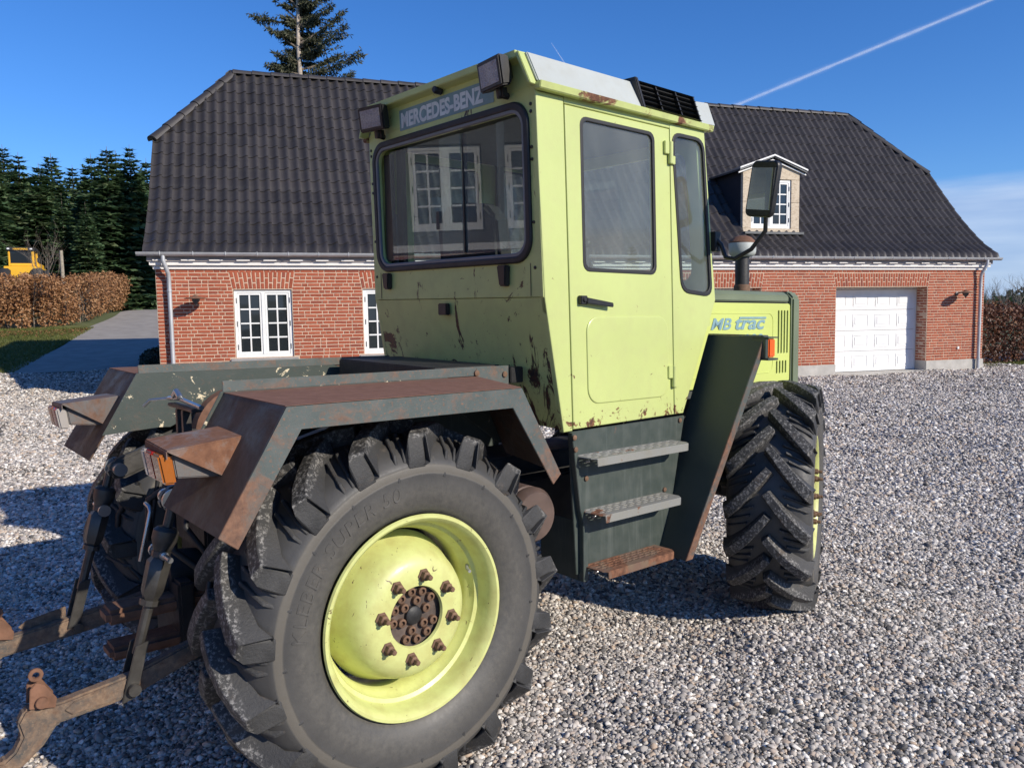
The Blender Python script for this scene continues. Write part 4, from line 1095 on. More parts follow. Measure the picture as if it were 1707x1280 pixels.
# ================================================================== main house left of the yard (mirrored in the cab's glass)
def farm_house():
    t = empty('farmhouse'); t.location = (-11.2, -7.5, -.1); t.rotation_euler = (0, 0, R_(90 - 14))
    tag(t, 'dark clad farmhouse on a brick base with tall white windows, left of the yard', 'house')
    # local: x runs along the front, y points into the house
    Lh, Hh, D = 16., 4.7, 8.
    k = NT('brick_wall_far'); bt = k.n('ShaderNodeTexBrick'); mp = k.co((1, 1, 1), rot=(R_(90), 0, 0)); k.l(mp, bt.inputs['Vector'])
    bt.inputs['Scale'].default_value = 1.; bt.inputs['Brick Width'].default_value = .235; bt.inputs['Row Height'].default_value = .067; bt.inputs['Mortar Size'].default_value = .007
    bt.inputs['Color1'].default_value = (.33, .095, .05, 1); bt.inputs['Color2'].default_value = (.26, .075, .045, 1); bt.inputs['Mortar'].default_value = (.55, .42, .32, 1)
    k.base(bt.outputs['Color']).set(Roughness=.9)
    ws = [(c - .525, c + .525) for c in (1.05, 2.45, 3.85, 5.25, 6.65, 8.05, 9.45, 10.85, 12.25, 13.65, 15.05)]
    def walls(z0, z1, name, mt):
        m = MB(); x = 0
        for a, b in ws:
            m.box(x, a, 0, .4, z0, z1)
            
            m.box(a, b, 0, .4, 3.98, z1); m.box(a, b, 0, .4, z0, 2.74)
            x = b
        m.box(x, Lh, 0, .4, z0, z1); m.box(0, .4, .402, D, z0, z1); m.box(Lh - .4, Lh, .402, D, z0, z1); m.box(.4, Lh - .4, D - .4, D, z0, z1)
        return m.build(name, MAT[mt], t)
    ws_all = ws; ws = []
    walls(0, 2.5, 'wall', 'brick_wall_far'); ws = ws_all
    walls(2.502, Hh, 'cladding', 'grey_cladding')
    MB().box(-.05, Lh + .05, -.06, -.002, 2.46, 2.56).build('band', MAT['cornice_paint'], t)
    for a, b in ws: casement_window(t, a + .01, b - .01, 2.76, 3.96, .06, rows=4, cols=2, sill=False)
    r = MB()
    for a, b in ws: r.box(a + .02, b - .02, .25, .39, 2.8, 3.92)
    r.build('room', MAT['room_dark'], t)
    MB().box(-.06, Lh + .06, -.06, D + .06, Hh, Hh + .18).build('cornice', MAT['cornice_paint'], t)
    MB().prism([(-.3, -.4, Hh + .19), (-.3, D + .4, Hh + .19), (-.3, D / 2, Hh + 2.4)], (Lh + .6, 0, 0)).build('roof', MAT['zinc_dark'], t)
farm_house()

# ================================================================== vapour trails
def trail(label, pts, width, dens):
    """a slack band of ice cloud: many crossed thin veils along a line kilometres up"""
    k = NT('vapour'); k.t.nodes.remove(k.b)
    df = k.n('ShaderNodeBsdfTranslucent'); df.inputs['Color'].default_value = (1, 1, 1, 1); d2 = k.n('ShaderNodeBsdfDiffuse'); d2.inputs['Color'].default_value = (1, 1, 1, 1)
    ad = k.n('ShaderNodeMixShader'); k.l(df.outputs[0], ad.inputs[1]); k.l(d2.outputs[0], ad.inputs[2]); tr = k.n('ShaderNodeBsdfTransparent')
    at = k.n('ShaderNodeAttribute'); at.attribute_name = 'veil'
    nz = k.noise(.004, 6, .65); fac = k.math('MULTIPLY', at.outputs['Fac'], k.ramp(nz, .25, .7, .45, 1.))
    mx = k.n('ShaderNodeMixShader'); k.l(fac, mx.inputs[0]); k.l(tr.outputs[0], mx.inputs[1]); k.l(ad.outputs[0], mx.inputs[2]); k.l(mx.outputs[0], k.out.inputs['Surface'])
    V = []; Fq = []; D = []; P = [Vector(p) for p in pts]; n = 40; cr = 8
    for i in range(n + 1):
        f = i / n; p = P[0].lerp(P[1], f); d = (P[1] - P[0]).normalized(); a = d.cross(Vector((0, 0, 1))).normalized(); b = a.cross(d)
        w = width * (1.0 - .45 * f)
        for j in range(cr):
            an = 2 * math.pi * j / cr; V.append(p + (a * math.cos(an) + b * math.sin(an)) * w); D.append(dens)
        V.append(p); D.append(dens)
    # two hair-thin cores plus a loose tube of veils round them
    me_v = []; me_f = []; dd = []
    for lane, wd, dn in ((-.42, .38, dens), (.40, .30, dens * .75), (0, 1.0, dens * .35)):
        for an in (0, math.pi / 3, 2 * math.pi / 3):
            base = len(me_v)
            for i in range(n + 1):
                f = i / n; p = P[0].lerp(P[1], f); d = (P[1] - P[0]).normalized(); a = d.cross(Vector((0, 0, 1))).normalized(); b = a.cross(d); w = width * (1 - .5 * f) * (1 + .12 * math.sin(i * 1.3) + .1 * math.sin(i * .47))
                e = a * math.cos(an) + b * math.sin(an); c = p + a * lane * w
                for q, al in ((-1, 0), (-.5, .7), (0, 1), (.5, .7), (1, 0)): me_v.append(c + e * (q * wd * w)); dd.append(al * dn / 3)
            for i in range(n):
                for q in range(4): o = base + i * 5 + q; me_f.append((o, o + 1, o + 6, o + 5))
    me = bpy.data.meshes.new('vapour_trail'); me.from_pydata([tuple(v) for v in me_v], [], me_f); me.materials.append(k.m)
    at = me.attributes.new('veil', 'FLOAT', 'POINT'); at.data.foreach_set('value', np.array(dd, np.float32))
    o = link('vapour_trail', me); tag(o, label, 'vapour trail'); o.visible_shadow = True
    return o
def sky_pt(u, v, dist):
    U, V = u - 853.5, v - 640.; x = (_cr * U - _sr * V) / F_PX; y = -(_sr * U + _cr * V) / F_PX
    d = (_ri * x + _up * y + _fw).normalized(); return Vector((0, 0, CAM_H)) + d * dist
trail('long white vapour trail slanting up from the roof to the top right', (sky_pt(1180, 195, 15500), sky_pt(1720, -28, 9500)), 75, .62)
trail('short thin vapour trail above the cab roof', (sky_pt(948, 116, 12000), sky_pt(919, 72, 11000)), 14, .8)
# ================================================================== tractor materials
LIME = (.50, .565, .205)
def streaks(k, c):
    v = k.noise(3.2, 6, .6, co=k.co((5, 5, .5))); c = k.mix(k.ramp(v, .55, .85, 0, .12), c, (.36, .36, .16))
    sx = k.n('ShaderNodeSeparateXYZ'); k.l(k.tc.outputs['Object'], sx.inputs[0])
    edge = k.ramp(sx.outputs['Z'], 1.26, 1.155, 0., .14)                  # rust creeping up from the lower seams
    m = k.ramp(k.math('ADD', k.noise(17, 8, .72, dist=.8), edge), .665, .69)
    return k.mix(m, c, k.mix(k.ramp(k.noise(60, 4), .4, .6), (.20, .085, .035), (.085, .038, .022)))
paint('lime_paint', LIME, .34, rust=0., dirt=.16, dirtc=(.36, .33, .16), chips=((.07, .035, .02), 22., .735), coat=.15, extra=streaks)
def cab_rear(k, c):
    sx = k.n('ShaderNodeSeparateXYZ'); k.l(k.tc.outputs['Object'], sx.inputs[0])
    low = k.ramp(sx.outputs['Z'], 1.72, 1.38)
    ed = k.math('ABSOLUTE', sx.outputs['Y']); edge = k.ramp(ed, .30, .52)
    blot = k.noise(6.5, 9, .72, dist=.8, co=k.co((1, 1, .55)))
    m = k.ramp(k.math('ADD', blot, k.math('MULTIPLY', k.math('MULTIPLY', low, edge), .155)), .615, .64)
    sp = k.noise(26, 7, .7, dist=1.); m2 = k.ramp(k.math('ADD', sp, k.math('MULTIPLY', low, .05)), .67, .685)
    rc = k.mix(k.ramp(k.noise(50, 4), .4, .6), (.075, .028, .016), (.03, .022, .018))
    return k.mix(k.math('MAXIMUM', m, m2), c, rc)
paint('cab_rear_paint', LIME, .38, dirt=.22, dirtc=(.30, .28, .14), coat=.1, extra=cab_rear)
paint('gutter_paint', LIME, .45, rust=.5, rust_scale=5., dirt=.3)
paint('rim_paint', (.59, .62, .235), .36, rust=0., dirt=.48, dirtc=(.36, .29, .09), chips=((.11, .055, .03), 30., .655), coat=.12)
paint('hood_paint', (.55, .62, .165), .36, dirt=.08, dirtc=(.4, .38, .12), coat=.15)
simple('hood_green', (.155, .185, .115), .5, var=.12, scale=4, bump=.1)
paint('roof_side_paint', (.42, .45, .43), .5, dirt=.25, dirtc=(.28, .27, .22))
paint('dark_panel_paint', (.046, .060, .052), .42, rust=.14, dirt=.35, dirtc=(.10, .11, .095), chips=((.5, .5, .46), 16., .745), extra=lambda k, c: k.mix(k.ramp(k.noise(3., 6, .6, co=k.co((9, 9, .7))), .52, .78, 0, .4), c, (.15, .165, .15)))
rusted('fender_paint', (.048, .046, .038), (.062, .038, .024), (.118, .070, .044), .66, 3.0, .55, .5)
rusted('fender_side_paint', (.052, .066, .058), (.06, .040, .030), (.14, .08, .05), .24, 4.0, .5, .35, chips=((.64, .55, .38), 17., .60), grime=(.075, .085, .075))
rusted('fender_lip_paint', (.075, .092, .086), (.10, .055, .038), (.23, .12, .072), .37, 6.0, .55, .85, zlow=(1.25, 1.0, .16), grime=(.13, .14, .13))
rusted('fender_top_paint', (.12, .085, .07), (.145, .068, .042), (.225, .115, .076), .88, 3.0, .7, .6)
rusted('wedge_paint', (.21, .195, .18), (.125, .056, .032), (.225, .108, .060), .74, 5.0, .7, .8)
rusted('wedge_grey_paint', (.13, .125, .12), (.10, .055, .035), (.20, .105, .065), .46, 6.0, .65, .6)
rusted('link_paint', (.055, .060, .058), (.115, .068, .046), (.27, .19, .125), .68, 7.0, .7, .8, chips=((.34, .27, .16), 17., .70))
paint('mudguard_paint', (.040, .052, .042), .45, rust=.06, dirt=.3, dirtc=(.07, .08, .06))
simple('cast_black', (.022, .021, .020), .55, var=.35, scale=12, bump=.3)
simple('greasy_steel', (.07, .066, .06), .42, metal=.5, var=.4, scale=14, bump=.2)
simple('bright_steel', (.50, .50, .49), .3, metal=.9, var=.2)
simple('rusty_bolt', (.15, .085, .05), .8, var=.35, scale=30, bump=.5)
simple('hub_iron', (.085, .062, .05), .7, var=.5, scale=22, bump=.5)
simple('brown_tank', (.105, .07, .055), .5, var=.25, scale=8)
simple('sticker_blue', (.18, .29, .29), .55, var=.15, scale=12)
simple('sticker_white', (.62, .66, .62), .55, var=.12, scale=14)
simple('decal_blue', (.20, .33, .36), .5, var=.12, scale=20)
simple('cab_inside', (.055, .06, .05), .8, var=.2)
simple('seat_cloth', (.03, .03, .032), .85, var=.2, bump=.3)
simple('step_iron', (.34, .35, .34), .5, metal=.4, var=.25, scale=14, bump=.2)
paint('step_worn', (.235, .235, .215), .55, rust=.42, rust_scale=7., dirt=.3)
paint('step_rusty', (.16, .095, .065), .8, rust=.75, rust_scale=4., dirt=.4)
def lens(name, c):
    k = NT(name); k.base(c).set(Roughness=.15, Transmission_Weight=.0, Coat_Weight=.6); k.bump(k.noise(400, 1, co=k.co((1, 1, .2))), .2, .002); return k.m
lens('lens_red', (.30, .012, .012)); lens('lens_amber', (.32, .095, .012)); lens('lens_white', (.36, .33, .30)); lens('lens_orange', (.75, .12, .02))
def headlamp():
    k = NT('work_glass'); v = k.n('ShaderNodeTexVoronoi'); v.inputs['Scale'].default_value = 110.; k.l(k.tc.outputs['Object'], v.inputs['Vector'])
    k.base(k.mix(v.outputs['Distance'], (.36, .32, .31), (.20, .17, .165))).set(Roughness=.35, Coat_Weight=.25).bump(v.outputs['Distance'], .6, .004)
headlamp()
def mirror_mat():
    k = NT('mirror_face'); k.base((.62, .66, .64)).set(Metallic=1., Roughness=.015)
mirror_mat()
def rubber(name, tread):
    k = NT(name); sx = k.n('ShaderNodeSeparateXYZ'); k.l(k.tc.outputs['Object'], sx.inputs[0])
    rad = k.math('SQRT', k.math('ADD', k.math('MULTIPLY', sx.outputs['X'], sx.outputs['X']), k.math('MULTIPLY', sx.outputs['Z'], sx.outputs['Z'])))
    n1 = k.noise(5, 6, .6); n2 = k.noise(45, 5, .7)
    if tread:
        c = k.mix(k.ramp(n1, .35, .7), (.030, .030, .030), (.052, .051, .049))
        worn = k.math('MULTIPLY', k.ramp(rad, .622, .638), k.ramp(k.noise(75, 6, .75), .5, .62))
        c = k.mix(worn, c, (.25, .24, .225)); c = k.mix(k.math('MULTIPLY', k.ramp(k.noise(9, 6, .7), .60, .72), .7), c, (.115, .085, .06))
        k.base(c).set(Roughness=.62, Specular_IOR_Level=.45).bump(k.noise(90, 6, .7), .55, .006)
    else:
        c = k.mix(k.ramp(n1, .3, .7), (.046, .045, .043), (.074, .071, .066))
        wob = k.math('ADD', rad, k.math('MULTIPLY', k.math('SUBTRACT', n1, .5), .012))
        ring = k.math('MULTIPLY', k.ramp(wob, .500, .506), k.ramp(wob, .536, .530))
        c = k.mix(k.math('MULTIPLY', ring, .5), c, (.16, .142, .112))
        inner = k.math('MULTIPLY', k.ramp(wob, .49, .44), k.ramp(n2, .35, .8, .2, .75)); c = k.mix(inner, c, (.125, .116, .098))
        c = k.mix(k.math('MULTIPLY', k.ramp(k.noise(14, 7, .7), .60, .75), .5), c, (.17, .145, .115))
        k.base(c).set(Roughness=k.ramp(n2, .3, .7, .45, .62), Specular_IOR_Level=.45).bump(k.math('ADD', n2, k.math('MULTIPLY', ring, -1.5)), .25, .004)
    return k.m
rubber('tyre_side', False); rubber('tyre_tread', True)

# ================================================================== tractor
tr = empty('tractor')
tr.location = (TO[0], TO[1], TZ); tr.rotation_euler = (0, 0, math.pi / 2 - TAZ)
tag(tr, 'weathered lime green tractor with a tall cab, rusty rear fenders and yellow rims', 'tractor')
FX = lambda x, r, z: (x, -r, z + TP * x + TRR * r)                  # tractor frame: forward, to the right, up
def B(name, mt, boxes, parent=tr, bevel=.004, seg=2):
    m = MB()
    for b in boxes: m.box(*b)
    return m.build(name, MAT[mt], parent, bevel=bevel, seg=seg, xf=FX)
def G(m, name, mt, parent=tr, **kw): return m.build(name, MAT[mt], parent, xf=FX, **kw)
ZH, RC = .618, .722
# ---- wheels -------------------------------------------------------------
def Rc(o): return np.interp(abs(o), [0, .03, .08, .13, .165, .187, .20, .209, .2165, .2225], [.617, .616, .611, .602, .589, .575, .562, .552, .543, .50])
def tyre_meshes():
    m = MB()
    side = [(.350, .165), (.362, .185), (.378, .198), (.405, .212), (.44, .220), (.475, .2225), (.497, .2225), (.505, .2235), (.526, .2225), (.533, .2205), (.543, .2165), (.552, .209), (.562, .20), (.575, .187), (.589, .165), (.602, .13), (.611, .08), (.616, .03)]
    prof = [(r, -o) for r, o in side] + [(r, o) for r, o in side[::-1]]
    m.lathe(prof, 120, axis=(0, 1, 0), closed=True)
    car = m.mesh('tyre', (MAT['tyre_side'],), smooth=50)
    t = MB(); N = 17
    def P(o, R, ph): return (R * math.cos(ph), o, R * math.sin(ph))       # o along the right-hand axis here
    lr = random.Random(3)
    for side in (1, -1):
        for k in range(N):
            phs = 2 * math.pi * (k + (0 if side > 0 else .5)) / N + R_(2)
            st = [0, .14, .32, .55, .8, 1.0]; rows = []
            for i, q in enumerate(st):
                o = -.006 + .213 * q; ph = phs - R_(21) * (1 - q) ** 1.12
                do = .213; dph = R_(21) * 1.12 * max(1 - q, .02) ** .12 * .66; nn = math.hypot(do, dph)
                wt = .019 + .010 * q; wb = wt + .012 + .010 * q
                # normal to the run, in (o, arc) space
                no, na = -dph / nn, do / nn
                Rt = .676 - .033 * (abs(o) / .205) ** 2 - (.004 if q == 0 else 0) + lr.uniform(-.0015, .0015); Rb = float(Rc(o)) - .012
                rows.append([P(side * (o + no * w_), R, ph + na * w_ / .65) for w_, R in ((-wb, Rb), (-wt, Rt), (wt, Rt), (wb, Rb))])
            # shoulder end runs down the sidewall
            for o, Rt, Rb, wt in ((.2115, .622, .525, .031), (.2205, .575, .512, .034), (.2238, .532, .505, .037)):
                rows.append([P(side * (o - (.016 if j in (0, 3) else 0)), R, phs + (.018) + w_ / .62) for j, (w_, R) in enumerate(((-wt - .020, Rb), (-wt, Rt), (wt, Rt), (wt + .020, Rb)))])
            vs = [p for r_ in rows for p in r_]; L = len(rows)
            fs = [(i*4+j, i*4+j+1, i*4+5+j, i*4+4+j) for i in range(L - 1) for j in range(3)] + [(0, 1, 2, 3), ((L-1)*4, (L-1)*4+1, (L-1)*4+2, (L-1)*4+3)] + [(i*4+3, i*4, i*4+4, i*4+7) for i in range(L - 1)]
            t.add(vs, fs)
            for dm, o0, o1 in ((-1.2, .066, .172), (3.2, .084, .190), (7.4, .100, .202)):          # the small bars moulded between two lugs
                phm = phs + R_(dm); d0 = phm - R_(2.2); d1 = phm + R_(1.2); h = .022; w = .0105
                vs = []
                for o, ph, hh in ((o0, d0, h), (o1, d1, h), (o1 + .022, d1 + R_(1), .006)):
                    Rb = float(Rc(o))
                    vs += [P(side * o, Rb - .01, ph - w * 1.5), P(side * o, Rb + hh, ph - w), P(side * o, Rb + hh, ph + w), P(side * o, Rb - .01, ph + w * 1.5)]
                t.add(vs, [(i*4+j, i*4+j+1, i*4+5+j, i*4+4+j) for i in range(2) for j in range(3)] + [(0, 1, 2, 3), (8, 9, 10, 11), (3, 0, 4, 7), (7, 4, 8, 11)])
    trd = t.mesh('tread', (MAT['tyre_tread'],), bevel=.003, seg=1, smooth=28)
    return car, trd
TYRE, TREAD = tyre_meshes()
def lathe_y(prof, n, name, mt, smooth=35): return MB().lathe(prof, n, axis=(0, 1, 0)).mesh(name, (MAT[mt],), smooth=smooth)
# profile radii with depth measured outward from the tyre's middle plane
RIM = MB().lathe([(.349, -.19), (.36, -.2), (.354, -.205), (.335, -.19), (.32, -.15), (.30, -.10), (.285, -.03), (.285, .06), (.292, .085), (.300, .095), (.305, .118), (.318, .125), (.324, .150), (.328, .178), (.336, .196), (.346, .206), (.356, .206), (.360, .198), (.352, .182), (.34, .165), (.33, .10), (.31, .06), (.30, -.03), (.31, -.12)], 96, axis=(0, 1, 0), closed=True).mesh('rim', (MAT['rim_paint'],), smooth=35)
DISC = MB().lathe([(.104, .180), (.108, .190), (.150, .1925), (.180, .188), (.203, .176), (.220, .156), (.234, .125), (.247, .085), (.262, .045), (.272, .02), (.266, .018), (.240, .08), (.226, .12), (.211, .15), (.195, .168), (.17, .180), (.11, .180)], 72, axis=(0, 1, 0), closed=True).mesh('disc', (MAT['rim_paint'],), smooth=35)
HUB = MB().lathe([(.0, .160), (.102, .160), (.118, .163), (.118, .05), (0, .05)], 48, axis=(0, 1, 0)).mesh('hub', (MAT['hub_iron'],), smooth=35)
HOLE = None
NUT = MB().lathe([(.024, 0), (.024, .006), (.017, .008), (.0165, .026), (.012, .029), (.0095, .030), (.0095, .048), (.007, .050), (0, .050)], 6, axis=(0, 1, 0)).mesh('wheel_nut', (MAT['rusty_bolt'],), smooth=30)
BOLT = MB().lathe([(.0155, 0), (.0155, .016), (.012, .018), (.0085, .018), (.0085, .008), (0, .008)], 14, axis=(0, 1, 0)).mesh('hub_bolt', (MAT['rusty_bolt'],), smooth=30)
CAP = MB().lathe([(.034, 0), (.032, .012), (.024, .018), (0, .019)], 20, axis=(0, 1, 0)).mesh('hub_cap', (MAT['cast_black'],), smooth=40)
VALVE = MB().tube([(.285, .10, .10), (.268, .125, .094), (.262, .15, .092)], .006, 8).mesh('valve', (MAT['galvanised'],), smooth=40)
def emboss(txt, size, rad, ang0, name):
    """raised moulded letters on the sidewall, running clockwise seen from outside"""
    def xf(u, v, w):
        rr_ = rad + v; a = ang0 - u / rad; o = float(np.interp(rr_, [.44, .475, .505], [.220, .2228, .2236])) + w
        return (rr_ * math.cos(a), o, rr_ * math.sin(a))
    return text_mesh(name, txt, size, xf, .0014, shear=.15, spacing=1.12, offset=0)
LET1 = emboss('KLEBER SUPER 50', .068, .43, R_(176), 'lettering'); LET1.materials.append(MAT['tyre_side'])
def wheel(x, r, z, side, steer=0., scale=1.0, spin=0., letters=False):
    """side +1: right hand wheel (its outer face to the right)"""
    w = empty('wheel', tr); w.location = FX(x, r, z); w.rotation_euler = (0, 0, steer); w.scale = (scale, -side * scale, scale)
    sp = Matrix.Rotation(spin, 4, 'Y')
    for nm, me in (('tyre', TYRE), ('tread', TREAD), ('rim', RIM), ('disc', DISC), ('hub', HUB), ('hub_cap', CAP), ('valve', VALVE)):
        o = link(nm, me, None, w)
        if nm == 'tread': o.matrix_local = sp
        if nm == 'hub_cap': o.location = (0, .1605, 0)
    if letters: link('lettering', LET1, None, w)
    for k in range(8):
        a = R_(78) + k * math.pi / 4; o = link('wheel_nut', NUT, None, w); o.location = (.145 * math.cos(a), .189, .145 * math.sin(a))
    for rad, cnt, a0 in ((.086, 12, .1), (.052, 6, .3)):
        for k in range(cnt):
            if rad > .08 and k in (0, 7): continue
            a = a0 + 2 * math.pi * k / cnt; o = link('hub_bolt', BOLT, None, w); o.location = (rad * math.cos(a), .160 if rad < .09 else .1625, rad * math.sin(a))
    return w
wheel(0, RC, ZH, 1, spin=R_(-2.5), letters=True)
wheel(0, -RC, ZH, -1, spin=R_(5))
wheel(2.68, .68, ZH - .004, 1, steer=R_(25.5), scale=.985, spin=R_(4))
wheel(2.68, -.68, ZH - .004, -1, steer=R_(24), scale=.985, spin=R_(9))
# ---- chassis ------------------------------------------------------------
ch = B('chassis', 'cast_black', [(-.32, 3.0, -.30, -.20, .62, .86), (-.32, 3.0, .20, .30, .62, .86), (-.30, .35, -.198, .198, .45, .95), (.352, 1.9, -.16, .16, .55, .95), (1.9, 3.0, -.18, .18, .75, 1.15)], bevel=.012)
G(MB().tube([(0, -.62, ZH), (0, .62, ZH)], .105, 18).tube([(2.66, -.50, ZH), (2.66, .50, ZH)], .08, 16).lathe([(.0, -.2), (.16, -.16), (.24, -.05), (.24, .05), (.16, .16), (0, .2)], 24, (0, 0, ZH), (0, 1, 0)), 'axle', 'cast_black', smooth=40)
G(MB().lathe([(.0, -.18), (.09, -.178), (.115, -.16), (.122, -.13), (.122, .16), (.116, .165), (.116, .175), (.122, .18), (.122, .20), (.105, .225), (0, .23)], 32, (.765, .46, .80), (0, 1, 0)), 'air_tank', 'brown_tank', smooth=40)
G(MB().tube([(.98, .30, .62), (1.4, .34, .50), (1.9, .36, .56), (2.35, .44, .60)], .022, 8).tube([(2.2, .2, .72), (2.45, .48, .68)], .03, 8).tube([(1.95, .50, .72), (2.2, .60, .70)], .028, 8), 'steering_rod', 'cast_black', smooth=50)
# ---- hood ---------------------------------------------------------------
HX, HR, HT, HB = 3.19, .45, 1.80, 1.24
hd = MB(); hd.prism([(1.98, -HR + .01, 1.19), (1.98, -HR + .01, 1.735), (HX - .02, -HR + .01, 1.735), (HX - .02, -HR + .01, 1.19)], (0, 2 * HR - .02, 0))
hood = G(hd, 'hood', 'cab_inside')
slots = [rr(3.02 + .034 * i, 3.02 + .034 * i + .016, 1.415, 1.685, .007, 3) for i in range(4)] + [rr(3.005 + .034 * i, 3.005 + .034 * i + .016, 1.29, 1.37, .007, 3) for i in range(4)]
for sg in (1, -1):
    plate('hood_panel', rr(1.98, HX - .03, HB, 1.728, [.01, .02, .0, .0], 3), slots, .012, .003, lambda u, v, w, sg=sg: FX(u, sg * (HR + w), v), MAT['hood_paint'], hood)
    plate('pressed_field', rr(2.05, 2.965, 1.30, 1.67, .05, 5), [rr(2.055, 2.96, 1.305, 1.665, .047, 5)], .004, .001, lambda u, v, w, sg=sg: FX(u, sg * (HR + .0065 + w), v), MAT['hood_paint'], hood)
B('slot_backing', 'plastic_black', [(2.99, 3.17, -HR + .012, HR - .012, 1.25, 1.72)], hood, 0)
tp_ = MB(); arc = [(-HR - .008, 1.738), (-HR - .008, 1.775), (-HR + .03, 1.802), (HR - .03, 1.802), (HR + .008, 1.775), (HR + .008, 1.738)]
tp_.prism([(1.98, a, b) for a, b in arc], (HX - 2.03, 0, 0)); G(tp_, 'hood_top', 'hood_green', hood, bevel=.006)
fr_ = MB(); arc2 = [(-HR - .022, 1.20), (-HR - .022, 1.765), (-HR + .02, 1.806), (HR - .02, 1.806), (HR + .022, 1.765), (HR + .022, 1.20)]
fr_.prism([(HX - .025, a, b) for a, b in arc2], (.085, 0, 0)); G(fr_, 'grille_surround', 'hood_green', hood, bevel=.012)
def side_xf(r): return lambda u, v, w: FX(u, r + w, v)
dx = 2.52
def hood_text(txt, size, x0, x1, z0, shear=.28, off=.002):
    me = text_mesh('lettering', txt, size, lambda u, v, w: (u, v, w), .0008, shear=shear, offset=off)
    us = [v.co.x for v in me.vertices]; a, b = min(us), max(us)
    for v in me.vertices: v.co = FX(x0 + (v.co.x - a) / (b - a) * (x1 - x0), HR + .0085 + v.co.z, z0 + v.co.y)
    link('lettering', me, MAT['decal_blue'], hood)
hood_text('MB', .092, 2.318, 2.519, 1.574)
hood_text('trac', .112, 2.556, 2.872, 1.574, off=.003)
hood_text('1000', .092, 2.575, 2.850, 1.478)
B('decal_bar', 'decal_blue', [(2.60, 2.882, HR + .0078, HR + .0095, 1.634, 1.646)], hood, 0)
# intake stack on the hood
sk = MB().lathe([(.043, 1.80), (.043, 2.02), (.041, 2.03), (.037, 2.03), (.037, 1.85)], 24, (2.86, .30, 0)); stack = G(sk, 'intake_stack', 'cast_black', smooth=40)
G(MB().lathe([(.050, 1.80), (.050, 1.835), (.045, 1.845)], 24, (2.86, .30, 0)), 'collar', 'rusty_bolt', stack, smooth=40)
G(MB().lathe([(.05, 2.015), (.066, 2.02), (.080, 2.035), (.083, 2.05), (.083, 2.098), (.079, 2.103)], 32, (2.86, .30, 0)), 'dust_bowl', 'roof_side_paint', stack, smooth=40)
G(MB().lathe([(.082, 2.100), (.082, 2.107), (.055, 2.135), (.03, 2.145), (0, 2.147)], 32, (2.86, .30, 0)), 'rain_cap', 'rusty_iron', stack, smooth=40)
def soft(pts, r=.035, n=5):
    out = []; N = len(pts)
    for i in range(N):
        p, q, w = (Vector(pts[i - 1]), Vector(pts[i]), Vector(pts[(i + 1) % N]))
        a = q + (p - q).normalized() * min(r, (p - q).length * .45); b = q + (w - q).normalized() * min(r, (w - q).length * .45)
        for k in range(n + 1):
            t = k / n; c = a * (1 - t) ** 2 + q * (2 * t * (1 - t)) + b * t * t; out.append((c.x, c.y))
    return out
